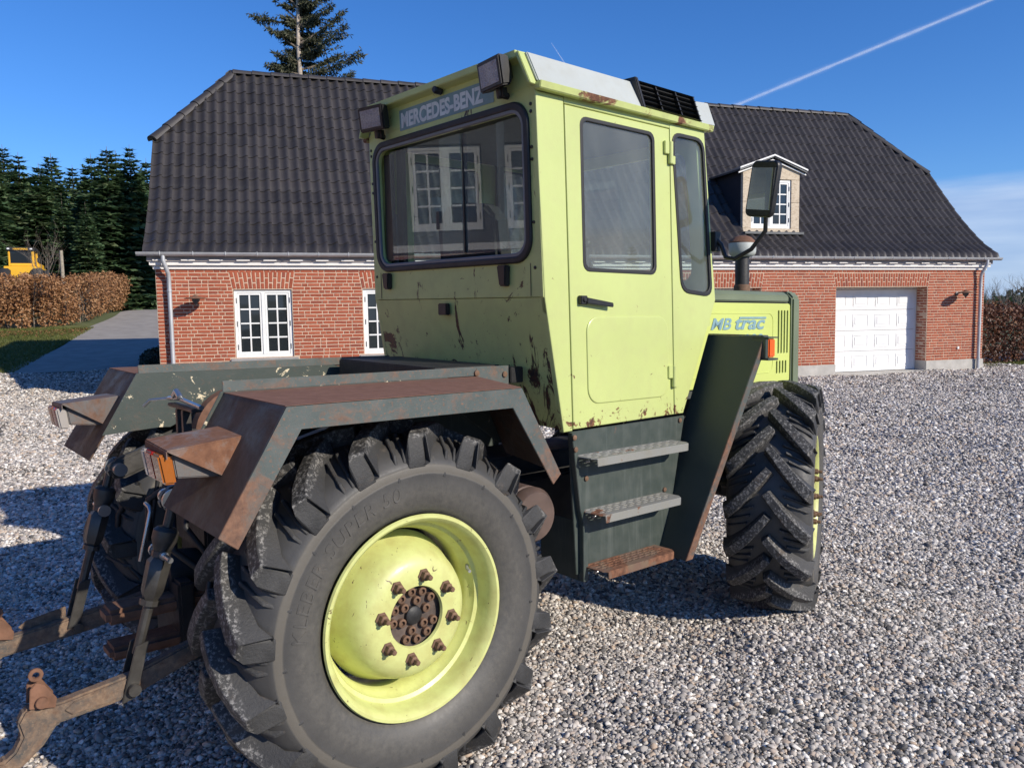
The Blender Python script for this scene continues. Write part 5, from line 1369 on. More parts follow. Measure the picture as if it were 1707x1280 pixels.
# ---- cab ----------------------------------------------------------------
def rs(z): return .705 - .0215 * (z - 1.16)             # half width of the cab by height
cab = G(MB().prism([(.90, -.62, 1.58), (.98, -.62, 1.165), (1.72, -.62, 1.165), (1.76, -.62, 1.58)], (0, 1.24, 0)), 'cab', 'cab_inside')   # floor tub
for sg in (1, -1):
    sx_ = lambda u, v, w, sg=sg: FX(u, sg * (rs(v) - .015 + w), v)
    plate('rear_pillar', [(.914, 1.150), (.968, 1.152), (.962, 2.585), (.802, 2.585), (.808, 2.25), (.823, 1.735)], [], .03, .005, sx_, MAT['lime_paint'], cab)
    door = plate('door', [(.974, 1.158), (1.675, 1.168), (1.672, 2.555), (.968, 2.555)], [rr(1.066, 1.548, 1.860, 2.512, .035, 4)], .03, .005, sx_, MAT['lime_paint'], cab)
    plate('front_pillar', [(1.681, 1.168), (1.748, 1.168), (2.030, 1.735), (1.952, 2.585), (1.678, 2.585)], [soft([(1.748, 1.780), (1.994, 1.760), (1.938, 2.538), (1.692, 2.538)], .06)], .03, .005, sx_, MAT['lime_paint'], cab)
    B('door_lintel', 'lime_paint', [(.965, 1.68, min(sg * .655, sg * .672), max(sg * .655, sg * .672), 2.56, 2.59)], cab, .002)
    plate('pressed_field', rr(1.066, 1.632, 1.262, 1.652, .07, 6), [], .012, .005, lambda u, v, w, sg=sg: FX(u, sg * (rs(v) + w), v), MAT['lime_paint'], door)
    plate('window_seal', rr(1.056, 1.558, 1.850, 2.522, .04, 4), [rr(1.074, 1.540, 1.868, 2.504, .03, 4)], .014, .003, lambda u, v, w, sg=sg: FX(u, sg * (rs(v) - .004 + w), v), MAT['rubber_seal'], door)
    plate('window_pane', rr(1.068, 1.546, 1.862, 2.510, .03, 4), [], .005, .001, lambda u, v, w, sg=sg: FX(u, sg * (rs(v) - .008 + w), v), MAT['cab_glass'], door)
    q0 = soft([(1.742, 1.770), (2.002, 1.750), (1.945, 2.546), (1.684, 2.546)], .07); q1 = soft([(1.760, 1.790), (1.982, 1.772), (1.929, 2.527), (1.703, 2.527)], .055)
    plate('window_seal', q0, [q1], .014, .003, lambda u, v, w, sg=sg: FX(u, sg * (rs(v) - .002 + w), v), MAT['rubber_seal'], cab)
    plate('window_pane', q1, [], .005, .001, lambda u, v, w, sg=sg: FX(u, sg * (rs(v) - .008 + w), v), MAT['cab_glass'], cab)
    hn = MB(); rz = rs(1.72) * sg
    hn.box(1.018, 1.060, min(rz, rz + sg * .022), max(rz, rz + sg * .022), 1.706, 1.744); hn.hexa([FX(*p) and p for p in ((1.05, rz + sg * .012, 1.710), (1.215, rz + sg * .020, 1.694), (1.215, rz + sg * .034, 1.694), (1.05, rz + sg * .030, 1.710), (1.05, rz + sg * .012, 1.736), (1.215, rz + sg * .020, 1.714), (1.215, rz + sg * .034, 1.714), (1.05, rz + sg * .030, 1.736))])
    hn.lathe([(.012, 0), (.012, .028 * sg), (0, .029 * sg)], 12, (1.04, rz, 1.726), (0, 1, 0))
    G(hn, 'handle', 'plastic_black', door, bevel=.003)
    for zz in (2.442, 1.36):
        rz = rs(zz) * sg; h = MB().tube([(1.664, rz + sg * .012, zz - .055), (1.664, rz + sg * .012, zz + .05)], .013, 10)
        h.box(1.622, 1.664, min(rz, rz + sg * .014), max(rz, rz + sg * .014), zz - .01, zz + .05); h.box(1.664, 1.70, min(rz, rz + sg * .014), max(rz, rz + sg * .014), zz - .055, zz - .015)
        G(h, 'hinge', 'lime_paint', cab, bevel=.002)
    B('jamb', 'cab_inside', [(.955, .985, min(sg * .60, sg * .66), max(sg * .60, sg * .66), 1.17, 2.58), (1.66, 1.69, min(sg * .60, sg * .66), max(sg * .60, sg * .66), 1.17, 2.58)], cab, 0)
# rear wall: upper with its big window, lower sloping in
def rx(z): return .806 + .017 * (2.6 - z) / .865 if z > 1.735 else .823 + (.914 - .823) * (1.735 - z) / .585
rear = plate('rear_panel', [(-.688, 1.735), (.688, 1.735), (.672, 2.600), (.60, 2.735), (-.60, 2.735), (-.672, 2.600)], [rr(-.59, .59, 1.922, 2.518, .08, 6)], .02, .003, lambda u, v, w: FX(rx(v) + .006 + w, u, v), MAT['cab_rear_paint'], cab)
lo = MB(); ys = np.linspace(-.690, .690, 13); zs_ = [1.733, 1.66, 1.64, 1.5, 1.35, 1.16]
off = [.0, .002, .006, .02, .035, .05]
vs = []
for z, o_ in zip(zs_, off):
    for y in ys: vs.append((rx(z) + (o_ * .4 if abs(y) < .62 else 0), y, z))
k_ = len(ys); lo.add(vs, [(i*k_+j, i*k_+j+1, (i+1)*k_+j+1, (i+1)*k_+j) for i in range(len(zs_) - 1) for j in range(k_ - 1)])
G(lo, 'rear_panel', 'cab_rear_paint', cab, smooth=20)
for sg in (1, -1): B('seam', 'rubber_seal', [(.8145, .8165, min(sg * .612, sg * .6145), max(sg * .612, sg * .6145), 1.74, 1.88)], cab, 0)
plate('window_seal', rr(-.632, .632, 1.882, 2.562, .105, 8), [rr(-.600, .600, 1.912, 2.530, .08, 8)], .022, .007, lambda u, v, w: FX(rx(v) - .008 + w, u, v), MAT['rubber_seal'], cab)
plate('window_seal', rr(-.604, .604, 1.908, 2.534, .083, 8), [rr(-.588, .588, 1.926, 2.516, .07, 8)], .016, .004, lambda u, v, w: FX(rx(v) - .006 + w, u, v), MAT['grey_seal'], cab)
for a, b, dpt in ((-.49, .13, .006), (-.05, .44, .016), (.40, .59, .006)):
    plate('sliding_pane', rr(a, b, 1.942, 2.502, .01, 2), [], .005, .001, lambda u, v, w, d=dpt: FX(rx(v) + d + w, u, v), MAT['cab_glass'], cab)
B('window_catch', 'plastic_black', [(.818, .84, -.085, -.055, 2.07, 2.16), (.822, .846, .13, .145, 1.95, 2.50)], cab, .003)
B('window_channel', 'plastic_black', [(.83, .85, -.575, -.50, 1.94, 2.50)], cab, .003)
# windscreen end
def wx(z): return 2.025 - .085 * (z - 1.735) / .85
plate('windscreen_frame', [(-.66, 1.60), (.66, 1.60), (.655, 2.58), (-.655, 2.58)], [rr(-.58, .58, 1.84, 2.49, .06, 5)], .03, .004, lambda u, v, w: FX(wx(v) - .02 + w, u, v), MAT['lime_paint'], cab)
plate('windscreen', rr(-.585, .585, 1.835, 2.495, .06, 5), [], .006, .001, lambda u, v, w: FX(wx(v) - .02 + w, u, v), MAT['cab_glass'], cab)
# roof
rf = MB(); pr = [(-.685, 2.604), (-.605, 2.738), (.605, 2.738), (.685, 2.604)]
rf.hexa([(.80, -.672, 2.592), (2.02, -.66, 2.592), (2.02, .66, 2.592), (.80, .672, 2.592), (.80, -.600, 2.736), (2.04, -.60, 2.742), (2.04, .60, 2.742), (.80, .600, 2.736)])
roof_o = G(rf, 'cab_roof', 'lime_paint', bevel=.012)
lip = MB(); lip.hexa([(.752, -.615, 2.722), (.812, -.612, 2.712), (.812, .612, 2.712), (.752, .615, 2.722), (.750, -.605, 2.752), (.82, -.60, 2.756), (.82, .60, 2.756), (.750, .605, 2.752)])
for sg in (1, -1): lip.hexa([(.752, sg * .700, 2.60), (.80, sg * .690, 2.60), (.80, sg * .672, 2.604), (.752, sg * .680, 2.604), (.752, sg * .622, 2.748), (.80, sg * .612, 2.744), (.80, sg * .598, 2.738), (.752, sg * .602, 2.740)])
G(lip, 'roof_lip', 'lime_paint', roof_o, bevel=.003)
for sg in (1, -1):
    sp_ = MB(); sp_.hexa([(.802, sg * .694, 2.618), (1.46, sg * .688, 2.618), (1.46, sg * .672, 2.618), (.802, sg * .676, 2.618), (.802, sg * .622, 2.752), (1.46, sg * .618, 2.752), (1.46, sg * .590, 2.748), (.802, sg * .590, 2.748)])
    G(sp_, 'roof_side_panel', 'roof_side_paint', roof_o, bevel=.005)
    ep = MB(); ep.hexa([(1.925, sg * .680, 2.618), (2.05, sg * .672, 2.625), (2.05, sg * .655, 2.625), (1.925, sg * .66, 2.618), (1.925, sg * .612, 2.745), (2.085, sg * .600, 2.760), (2.085, sg * .580, 2.760), (1.925, sg * .590, 2.742)])
    G(ep, 'roof_side_panel', 'roof_side_paint', roof_o, bevel=.004)
    gu = MB(); gu.hexa([(.79, sg * .715, 2.585), (2.0, sg * .695, 2.585), (2.0, sg * .665, 2.585), (.79, sg * .675, 2.585), (.79, sg * .722, 2.615), (2.0, sg * .702, 2.615), (2.0, sg * .665, 2.612), (.79, sg * .675, 2.612)])
    G(gu, 'rain_gutter', 'gutter_paint', roof_o, bevel=.003)
    vt = MB(); vt.hexa([(1.475, sg * .668, 2.622), (1.92, sg * .660, 2.622), (1.92, sg * .56, 2.622), (1.475, sg * .56, 2.622), (1.475, sg * .622, 2.758), (1.92, sg * .615, 2.758), (1.92, sg * .50, 2.762), (1.475, sg * .50, 2.762)])
    vt.hexa([(1.455, sg * .700, 2.616), (1.475, sg * .700, 2.616), (1.475, sg * .56, 2.616), (1.455, sg * .56, 2.616), (1.455, sg * .648, 2.768), (1.475, sg * .648, 2.768), (1.475, sg * .50, 2.772), (1.455, sg * .50, 2.772)])
    vent = G(vt, 'roof_vent', 'plastic_black', roof_o, bevel=.004)
    for i in range(6):
        f = i / 5; z = 2.628 + .124 * f; r0 = .692 - .048 * f
        s_ = MB(); s_.hexa([(1.476, sg * (r0 - .018), z), (1.925, sg * (r0 - .024), z), (1.925, sg * (r0 - .036), z + .006), (1.476, sg * (r0 - .03), z + .006), (1.476, sg * r0, z + .003), (1.925, sg * (r0 - .006), z + .003), (1.925, sg * (r0 - .036), z + .012), (1.476, sg * (r0 - .03), z + .012)])
        G(s_, 'slat', 'plastic_black', vent, bevel=.0015)
    for xx in (1.615, 1.765, 1.91):
        s_ = MB(); s_.hexa([(xx, sg * .682, 2.628), (xx + .008, sg * .682, 2.628), (xx + .008, sg * .664, 2.628), (xx, sg * .664, 2.628), (xx, sg * .634, 2.754), (xx + .008, sg * .634, 2.754), (xx + .008, sg * .616, 2.754), (xx, sg * .616, 2.754)])
        G(s_, 'vent_rib', 'plastic_black', vent)
# rear lamps under the roof, sticker
for r0, z0, yaw in ((.505, 2.672, -6), (-.485, 2.664, 14)):
    o = empty('work_light', tr); o.location = FX(.735, r0, z0); o.rotation_euler = (0, R_(-9), R_(yaw)); o.scale = (.88, .88, .84)
    MB().hexa([(-.045, -.100, -.075), (.02, -.092, -.068), (.02, .092, -.068), (-.045, .100, -.075), (-.045, -.100, .075), (.02, -.092, .068), (.02, .092, .068), (-.045, .100, .075)]).hexa([(.02, -.08, -.06), (.06, -.05, -.04), (.06, .05, -.04), (.02, .08, -.06), (.02, -.08, .06), (.06, -.05, .04), (.06, .05, .04), (.02, .08, .06)]).build('lamp_housing', MAT['plastic_black'], o, bevel=.008)
    MB().box(-.0475, -.040, -.080, .080, -.056, .056).build('lamp_glass', MAT['work_glass'], o, bevel=.003)
    MB().tube([(.0, 0, -.07), (.0, 0, -.10), (.05, 0, -.11)], .018, 8).box(.0, .03, -.03, .03, -.115, -.07).build('lamp_bracket', MAT['plastic_black'], o, bevel=.003)
G(MB().lathe([(.02, 0), (.02, -.03), (.014, -.04), (0, -.04)], 12, (.79, .02, 2.712), (1, 0, 0)), 'reversing_knob', 'plastic_black', smooth=40)
st = plate('sticker', rr(-.358, .405, 2.588, 2.690, .004, 2), [], .0016, .0003, lambda u, v, w: FX(rx(v) - .0055 + w, u, v), MAT['sticker_blue'], rear)
link('lettering', text_mesh('lettering', 'MERCEDES-BENZ', .098, lambda u, v, w: FX(rx(2.61 + v) - .0073 - w, -.343 + u, 2.604 + v), .0006, offset=.004, sx=.90), MAT['sticker_white'], rear)
for r0, z0, z1 in ((-.53, 1.79, 1.875), (.447, 1.785, 1.878)):
    G(MB().hexa([(.785, r0 - .032, z1), (.815, r0 - .036, z1), (.815, r0 + .036, z1), (.785, r0 + .032, z1), (.79, r0 - .022, z0), (.822, r0 - .026, z0), (.822, r0 + .026, z0), (.79, r0 + .022, z0)]), 'window_stop', 'plastic_black', bevel=.006)
B('hook_plate', 'plastic_black', [(.800, .826, -.062, .008, 1.655, 1.712)], bevel=.004)
bl = MB()
for r0 in (-.655, .642):
    for z0 in (2.535, 2.505, 2.36, 2.31, 2.05, 1.86): bl.lathe([(.008, 0), (.007, -.004), (0, -.005)], 8, (rx(z0) - .004, r0, z0), (1, 0, 0))
G(bl, 'screw_heads', 'plastic_black', smooth=40)
# inside the cab
seat = B('seat', 'seat_cloth', [(1.02, 1.42, -.25, .23, 1.58, 1.70)], bevel=.03, seg=3)
sb = MB(); sb.prism([(.97, -.26, 1.69), (.97, .24, 1.69), (.93, .23, 2.12), (.93, .15, 2.19), (.93, -.14, 2.22), (.93, -.25, 2.12)], (.10, 0, 0)); G(sb, 'backrest', 'seat_cloth', seat, bevel=.02)
G(MB().tube([(1.55, 0, 1.5), (1.66, 0, 1.83)], .03, 10), 'steering_column', 'plastic_black', smooth=40)
sw = [(1.655 - .075 * math.cos(a) * .35, .19 * math.sin(a), 1.85 + .19 * math.cos(a) * .8) for a in np.linspace(0, 2 * math.pi, 33)]
G(MB().tube(sw, .014, 8, caps=False).tube([(1.655, -.18, 1.85), (1.64, 0, 1.84), (1.655, .18, 1.85)], .012, 6), 'steering_wheel', 'plastic_black', smooth=50)
B('dashboard', 'plastic_black', [(1.74, 1.98, -.50, .50, 1.62, 1.84)], bevel=.03)
B('console', 'cab_inside', [(1.05, 1.60, .32, .58, 1.58, 1.80), (.86, .93, -.58, .58, 1.60, 1.86)], bevel=.02)
G(MB().tube([(1.38, .40, 1.80), (1.40, .38, 2.00)], .010, 6).tube([(1.25, .44, 1.80), (1.24, .43, 1.96)], .010, 6).lathe([(.0, -.03), (.022, -.01), (.022, .01), (0, .03)], 12, (1.40, .38, 2.01)), 'lever', 'plastic_black', smooth=50)
B('headlining', 'cab_inside', [(.84, 1.93, -.62, .62, 2.55, 2.588)], bevel=0)
G(MB().tube([(.90, -.60, 2.2), (.90, -.60, 1.6)], .02, 6), 'belt_post', 'plastic_black')
# mirror on its bent arm
G(MB().tube([(2.015, .69, 2.06), (2.03, .725, 2.02), (2.04, .745, 1.955), (2.055, .79, 1.945), (2.08, .87, 1.99), (2.085, .945, 2.075), (2.085, .95, 2.20)], .011, 10), 'mirror_arm', 'plastic_black', smooth=60)
B('arm_bracket', 'plastic_black', [(1.995, 2.05, .672, .712, 1.985, 2.085)], bevel=.004)
mo = empty('mirror', tr); mo.location = FX(2.05, .945, 2.278); mo.rotation_euler = (R_(9), R_(2), R_(-7)); mo.scale = (1, .84, .92)
hs_ = [rr(-.098, .098, -.145, .145, .035, 5)]
link('mirror_shell', plate_mesh('mirror_shell', rr(-.098, .098, -.148, .148, .035, 5), [], .035, .010, lambda u, v, w: (w + .012, -u, v)), MAT['plastic_black'], mo)
link('mirror_glass', plate_mesh('mirror_glass', rr(-.087, .087, -.137, .137, .028, 5), [], .003, .0008, lambda u, v, w: (w - .0075 + .18 * (u * u + v * v), -u, v)), MAT['mirror_face'], mo)
# ---- steps, mudguard ----------------------------------------------------
for sg in (1, -1):
    def S(m, name, mt, parent=tr, **kw): return m.build(name, MAT[mt], parent, xf=lambda x, r, z: FX(x, sg * r, z), **kw)
    sp = MB(); sp.hexa([(.985, .690, .50), (1.60, .690, .47), (1.60, .702, .47), (.985, .702, .50), (.950, .690, 1.148), (1.76, .690, 1.155), (1.76, .702, 1.155), (.950, .702, 1.148)])
    panel = S(sp, 'step_panel', 'dark_panel_paint', bevel=.002)
    fl = MB(); pts = [(.938, 1.148), (.985, .80), (1.002, .74), (1.002, .47)]; pts2 = [(.962, 1.148), (1.012, .80), (1.030, .74), (1.034, .47)]
    fl.prism([(a, .703, b) for a, b in pts] + [(a, .703, b) for a, b in pts2[::-1]], (0, .028, 0))
    fl.box(1.0, 1.008, .45, .700, .47, .74)
    S(fl, 'step_side', 'dark_panel_paint', bevel=.002)
    for (x0, x1, z, ro, xr, mt) in ((.955, 1.655, 1.040, .822, .015, 'step_worn'), (.990, 1.580, .788, .836, .03, 'step_worn'), (1.004, 1.525, .534, .838, .03, 'step_rusty')):
        holes = []
        nx = 11; nz_ = 4
        for i in range(nx):
            for j in range(nz_):
                cx = x0 + .06 + (x1 - x0 - .10) * (i + (.25 if j % 2 else -.1)) / (nx - 1); cz = .722 + j * .024
                if x0 + .03 < cx < x1 - .035: holes.append(circ(cx, cz, .0185, 8, .0072))
        out = [(x0 + .012, .703), (x1, .703), (x1 + .004, ro - .03), (x1 - .02, ro), (x0 + .045, ro), (x0 + .026, ro - .02)]
        stp = link('step', plate_mesh('step', out, holes, .005, .001, lambda u, v, w, z=z: FX(u, sg * v, z + w)), MAT[mt], tr)
        l_ = MB(); l_.prism([(x0 + .045, ro + .0005, z + .002), (x1 - .02, ro + .0005, z + .002), (x1 - .022, ro - .001, z - .034), (x0 + .05, ro - .001, z - .034)], (0, -.006, 0))
        l_.prism([(x1 - .0195, ro, z), (x1 + .004, ro - .03, z), (x1 + .004, .703, z), (x1 + .004, .703, z - .03), (x1 + .004, ro - .03, z - .03), (x1 - .0195, ro, z - .034)], (-.004, 0, 0))
        S(l_, 'step_nosing', mt, stp, bevel=.0015)
        S(MB().tube([(x0 + .035, .76, z - .02), (x0 + .055, .765, z - .018)], .005, 6), 'step_bolt', 'bright_steel', stp)
    bo = MB()
    for (a, b, c_) in ((.950, .7315, 1.128), (.957, .7315, 1.075), (.972, .703, 1.128), (1.05, .703, .93), (1.72, .703, 1.135), (1.60, .703, .80)): bo.lathe([(.012, 0), (.012, .006), (.007, .009), (0, .009)], 10, (a, b, c_), (0, 1, 0))
    S(bo, 'panel_bolts', 'rusty_bolt', smooth=40)
    # front mudguard: one sloping sheet with a turned edge
    T_, Bm = (2.005, 1.555), (1.555, .488)
    mg = MB(); d_ = Vector((Bm[0] - T_[0], 0, Bm[1] - T_[1])).normalized(); nx_ = .0055
    mg.hexa([(T_[0], .665, T_[1]), (T_[0], .995, T_[1]), (T_[0] + .006, .995, T_[1]), (T_[0] + .006, .665, T_[1]), (Bm[0], .640, Bm[1]), (Bm[0], .868, Bm[1]), (Bm[0] + .006, .868, Bm[1]), (Bm[0] + .006, .640, Bm[1])])
    mud = S(mg, 'mudguard', 'mudguard_paint')
    eg = MB(); eg.hexa([(T_[0] - .001, .989, T_[1] + .001), (T_[0] + .045, .989, T_[1] + .001), (T_[0] + .045, .997, T_[1] + .001), (T_[0] - .001, .997, T_[1] + .001), (Bm[0] - .001, .863, Bm[1] - .001), (Bm[0] + .052, .863, Bm[1] - .001), (Bm[0] + .052, .871, Bm[1] - .001), (Bm[0] - .001, .871, Bm[1] - .001)])
    eg.hexa([(T_[0], .665, T_[1] + .0005), (T_[0] + .05, .665, T_[1] + .0005), (T_[0] + .05, .988, T_[1] + .0005), (T_[0], .988, T_[1] + .0005), (T_[0], .665, T_[1] + .006), (T_[0] + .05, .665, T_[1] + .006), (T_[0] + .05, .988, T_[1] + .006), (T_[0], .988, T_[1] + .006)])
    S(eg, 'guard_edge', 'fender_lip_paint', mud, bevel=.0015)
    sheet2 = MB(); sheet2.hexa([(T_[0] + .05, .47, T_[1]), (2.60, .47, T_[1] - .02), (2.60, .985, T_[1] - .02), (T_[0] + .05, .985, T_[1]), (T_[0] + .05, .47, T_[1] + .005), (2.60, .47, T_[1] - .015), (2.60, .985, T_[1] - .015), (T_[0] + .05, .985, T_[1] + .005)])
    ml = MB().box(2.02, 2.075, .945, 1.015, 1.452, 1.545); mk = S(ml, 'marker_light', 'lens_orange', bevel=.006)
    S(MB().box(1.998, 2.09, .935, 1.022, 1.547, 1.553).box(2.0, 2.09, .935, 1.022, 1.438, 1.448).box(1.995, 2.018, .935, 1.01, 1.449, 1.546), 'light_bracket', 'mudguard_paint', mk, bevel=.001)
# ---- rear fenders -------------------------------------------------------
FA, FB, FC, FD = (-.695, 1.043), (-.480, 1.397), (.430, 1.397), (.622, 1.053)
def fender(sg):
    def S(m, name, mt, parent=tr, **kw): return m.build(name, MAT[mt], parent, xf=lambda x, r, z: FX(x, sg * r, z), **kw)
    ro, ri, t = .985, .50, .006
    def strip(p, q, r0, r1, r2=None, r3=None, th=t):
        d = Vector((q[0] - p[0], 0, q[1] - p[1])).normalized(); n = Vector((-d.z, 0, d.x)) * th
        a = [(p[0], r0, p[1]), (q[0], r2 if r2 is not None else r0, q[1]), (q[0], r3 if r3 is not None else r1, q[1]), (p[0], r1, p[1])]
        return [tuple(Vector(v) - n) for v in a] + a
    e = .001
    fen = S(MB().hexa(strip(FA, FB, ri, ro)), 'fender', 'fender_paint', bevel=.001)
    top = MB(); top.add([(FB[0] - .001, ri, FB[1] + .0015), (FB[0] - .001, ro, FB[1] + .0015), (FC[0], ro, FC[1] + .0015), (.60, ri, FC[1] + .0015), (FB[0] - .001, ri, FB[1] - .005), (FB[0] - .001, ro, FB[1] - .005), (FC[0], ro, FC[1] - .005), (.60, ri, FC[1] - .005)], [(0, 1, 2, 3), (7, 6, 5, 4), (0, 4, 5, 1), (1, 5, 6, 2), (2, 6, 7, 3), (3, 7, 4, 0)])
    S(top, 'fender_top', 'fender_top_paint', fen)
    fr = MB(); fr.add([(FC[0] + e, ro, FC[1]), (.60, ri, FC[1]), (.76, ri, FD[1]), (FD[0], ro, FD[1]), (FC[0] - .004, ro, FC[1] - .006), (.595, ri, FC[1] - .006), (.754, ri, FD[1]), (FD[0] - .006, ro, FD[1])], [(0, 1, 2, 3), (7, 6, 5, 4), (0, 4, 5, 1), (1, 5, 6, 2), (2, 6, 7, 3), (3, 7, 4, 0)])
    S(fr, 'fender_front', 'fender_paint', fen)
    # turned outer lip, mitred
    w = .072
    def inset(): # inner line of the lip
        return [(-.600, .945), (FB[0] + .045, FB[1] - w), (FC[0] - .045, FC[1] - w), (FD[0] - .075, FD[1] - .03)]
    L = [FA, FB, FC, FD]; I = inset(); I[0] = (FA[0] + .054, FA[1] - .042); I[3] = (FD[0] - .040, FD[1] - .036)
    lp = MB()
    for k in range(3):
        lp.prism([(L[k][0], ro - .002, L[k][1]), (L[k+1][0], ro - .002, L[k+1][1]), (I[k+1][0], ro - .002, I[k+1][1]), (I[k][0], ro - .002, I[k][1])], (0, .007, 0))
    S(lp, 'fender_lip', 'fender_lip_paint', fen, bevel=.0015)
    # inner skirt with an upstanding edge
    sk = MB(); sk.prism([(x, ri - .007, z) for x, z in ((-.490, 1.402), (-.640, 1.145), (-.405, 1.160), (-.362, 1.157), (-.24, 1.215), (.0, 1.28), (.44, 1.30), (.72, 1.10), (.78, 1.10), (.60, 1.36), (.44, 1.402))], (0, .006, 0))
    S(sk, 'fender_skirt', 'fender_side_paint', fen, bevel=.001)
    up = MB().box(-.483, .60, ri - .009, ri - .002, 1.40, 1.437).box(.60, .78, ri - .009, ri - .002, 1.355, 1.437)
    S(up, 'fender_rail', 'fender_lip_paint', fen, bevel=.0015)
    b2 = MB().prism([(-.485, ri - .01, 1.404), (-.475, ri - .01, 1.436), (-.66, ri - .01, 1.135), (-.67, ri - .01, 1.115)], (0, .02, 0))
    bo = MB()
    for x in (.60, .755): bo.lathe([(.013, 0), (.013, .007), (.008, .009), (0, .009)], 10, (x, ri - .002, 1.40 if x > .7 else 1.412), (0, 1, 0))
    S(bo, 'fender_bolt', 'rusty_bolt', fen, smooth=40)
    S(MB().box(.782, .855, ri - .03, ri + .01, 1.36, 1.43), 'rail_bracket', 'plastic_black', fen, bevel=.003)
    # lamp hood: a folded wedge welded to the sloping face
    P1, P2, P3, P4, P5, P6 = (-.540, .595, 1.296), (-.542, .800, 1.290), (-.762, .595, 1.276), (-.762, .800, 1.268), (-.612, .805, 1.182), (-.612, .600, 1.182)
    wd = MB(); wd.add([P1, P2, P4, P3, P5, P6], [(0, 1, 2, 3)]); tk = .004
    wd2 = MB()
    wd2.prism([P1, P2, P4, P3], (0, 0, .004)); wd2.prism([P2, P4, P5], (0, .004, 0)); wd2.prism([P1, P3, P6], (0, -.004, 0)); wd2.prism([P3, P4, (P4[0], P4[1], P4[2] - .022), (P3[0], P3[1], P3[2] - .022)], (-.003, 0, 0))
    S(wd2, 'lamp_hood', 'wedge_paint' if sg > 0 else 'wedge_grey_paint', fen)
    lb = S(MB().hexa([(-.735, .615, 1.185), (-.61, .615, 1.175), (-.61, .785, 1.175), (-.735, .785, 1.185), (-.745, .615, 1.262), (-.61, .615, 1.262), (-.61, .785, 1.262), (-.745, .785, 1.262)]), 'tail_light', 'wedge_grey_paint', fen, bevel=.004)
    return fen
for sg in (1, -1):
    f = fender(sg)
    def S2(m, name, mt, parent, **kw): return m.build(name, MAT[mt], parent, xf=lambda x, r, z: FX(x, sg * r, z), **kw)
    for nm, mt, a, b in (('lens', 'lens_white', .612, .645), ('lens', 'lens_red', .646, .715), ('lens', 'lens_amber', .716, .788)):
        S2(MB().hexa([(-.772, a, 1.170), (-.735, a, 1.168), (-.735, b, 1.168), (-.772, b, 1.170), (-.786, a, 1.258), (-.746, a, 1.258), (-.746, b, 1.258), (-.786, b, 1.258)]), nm, mt, f, bevel=.006)
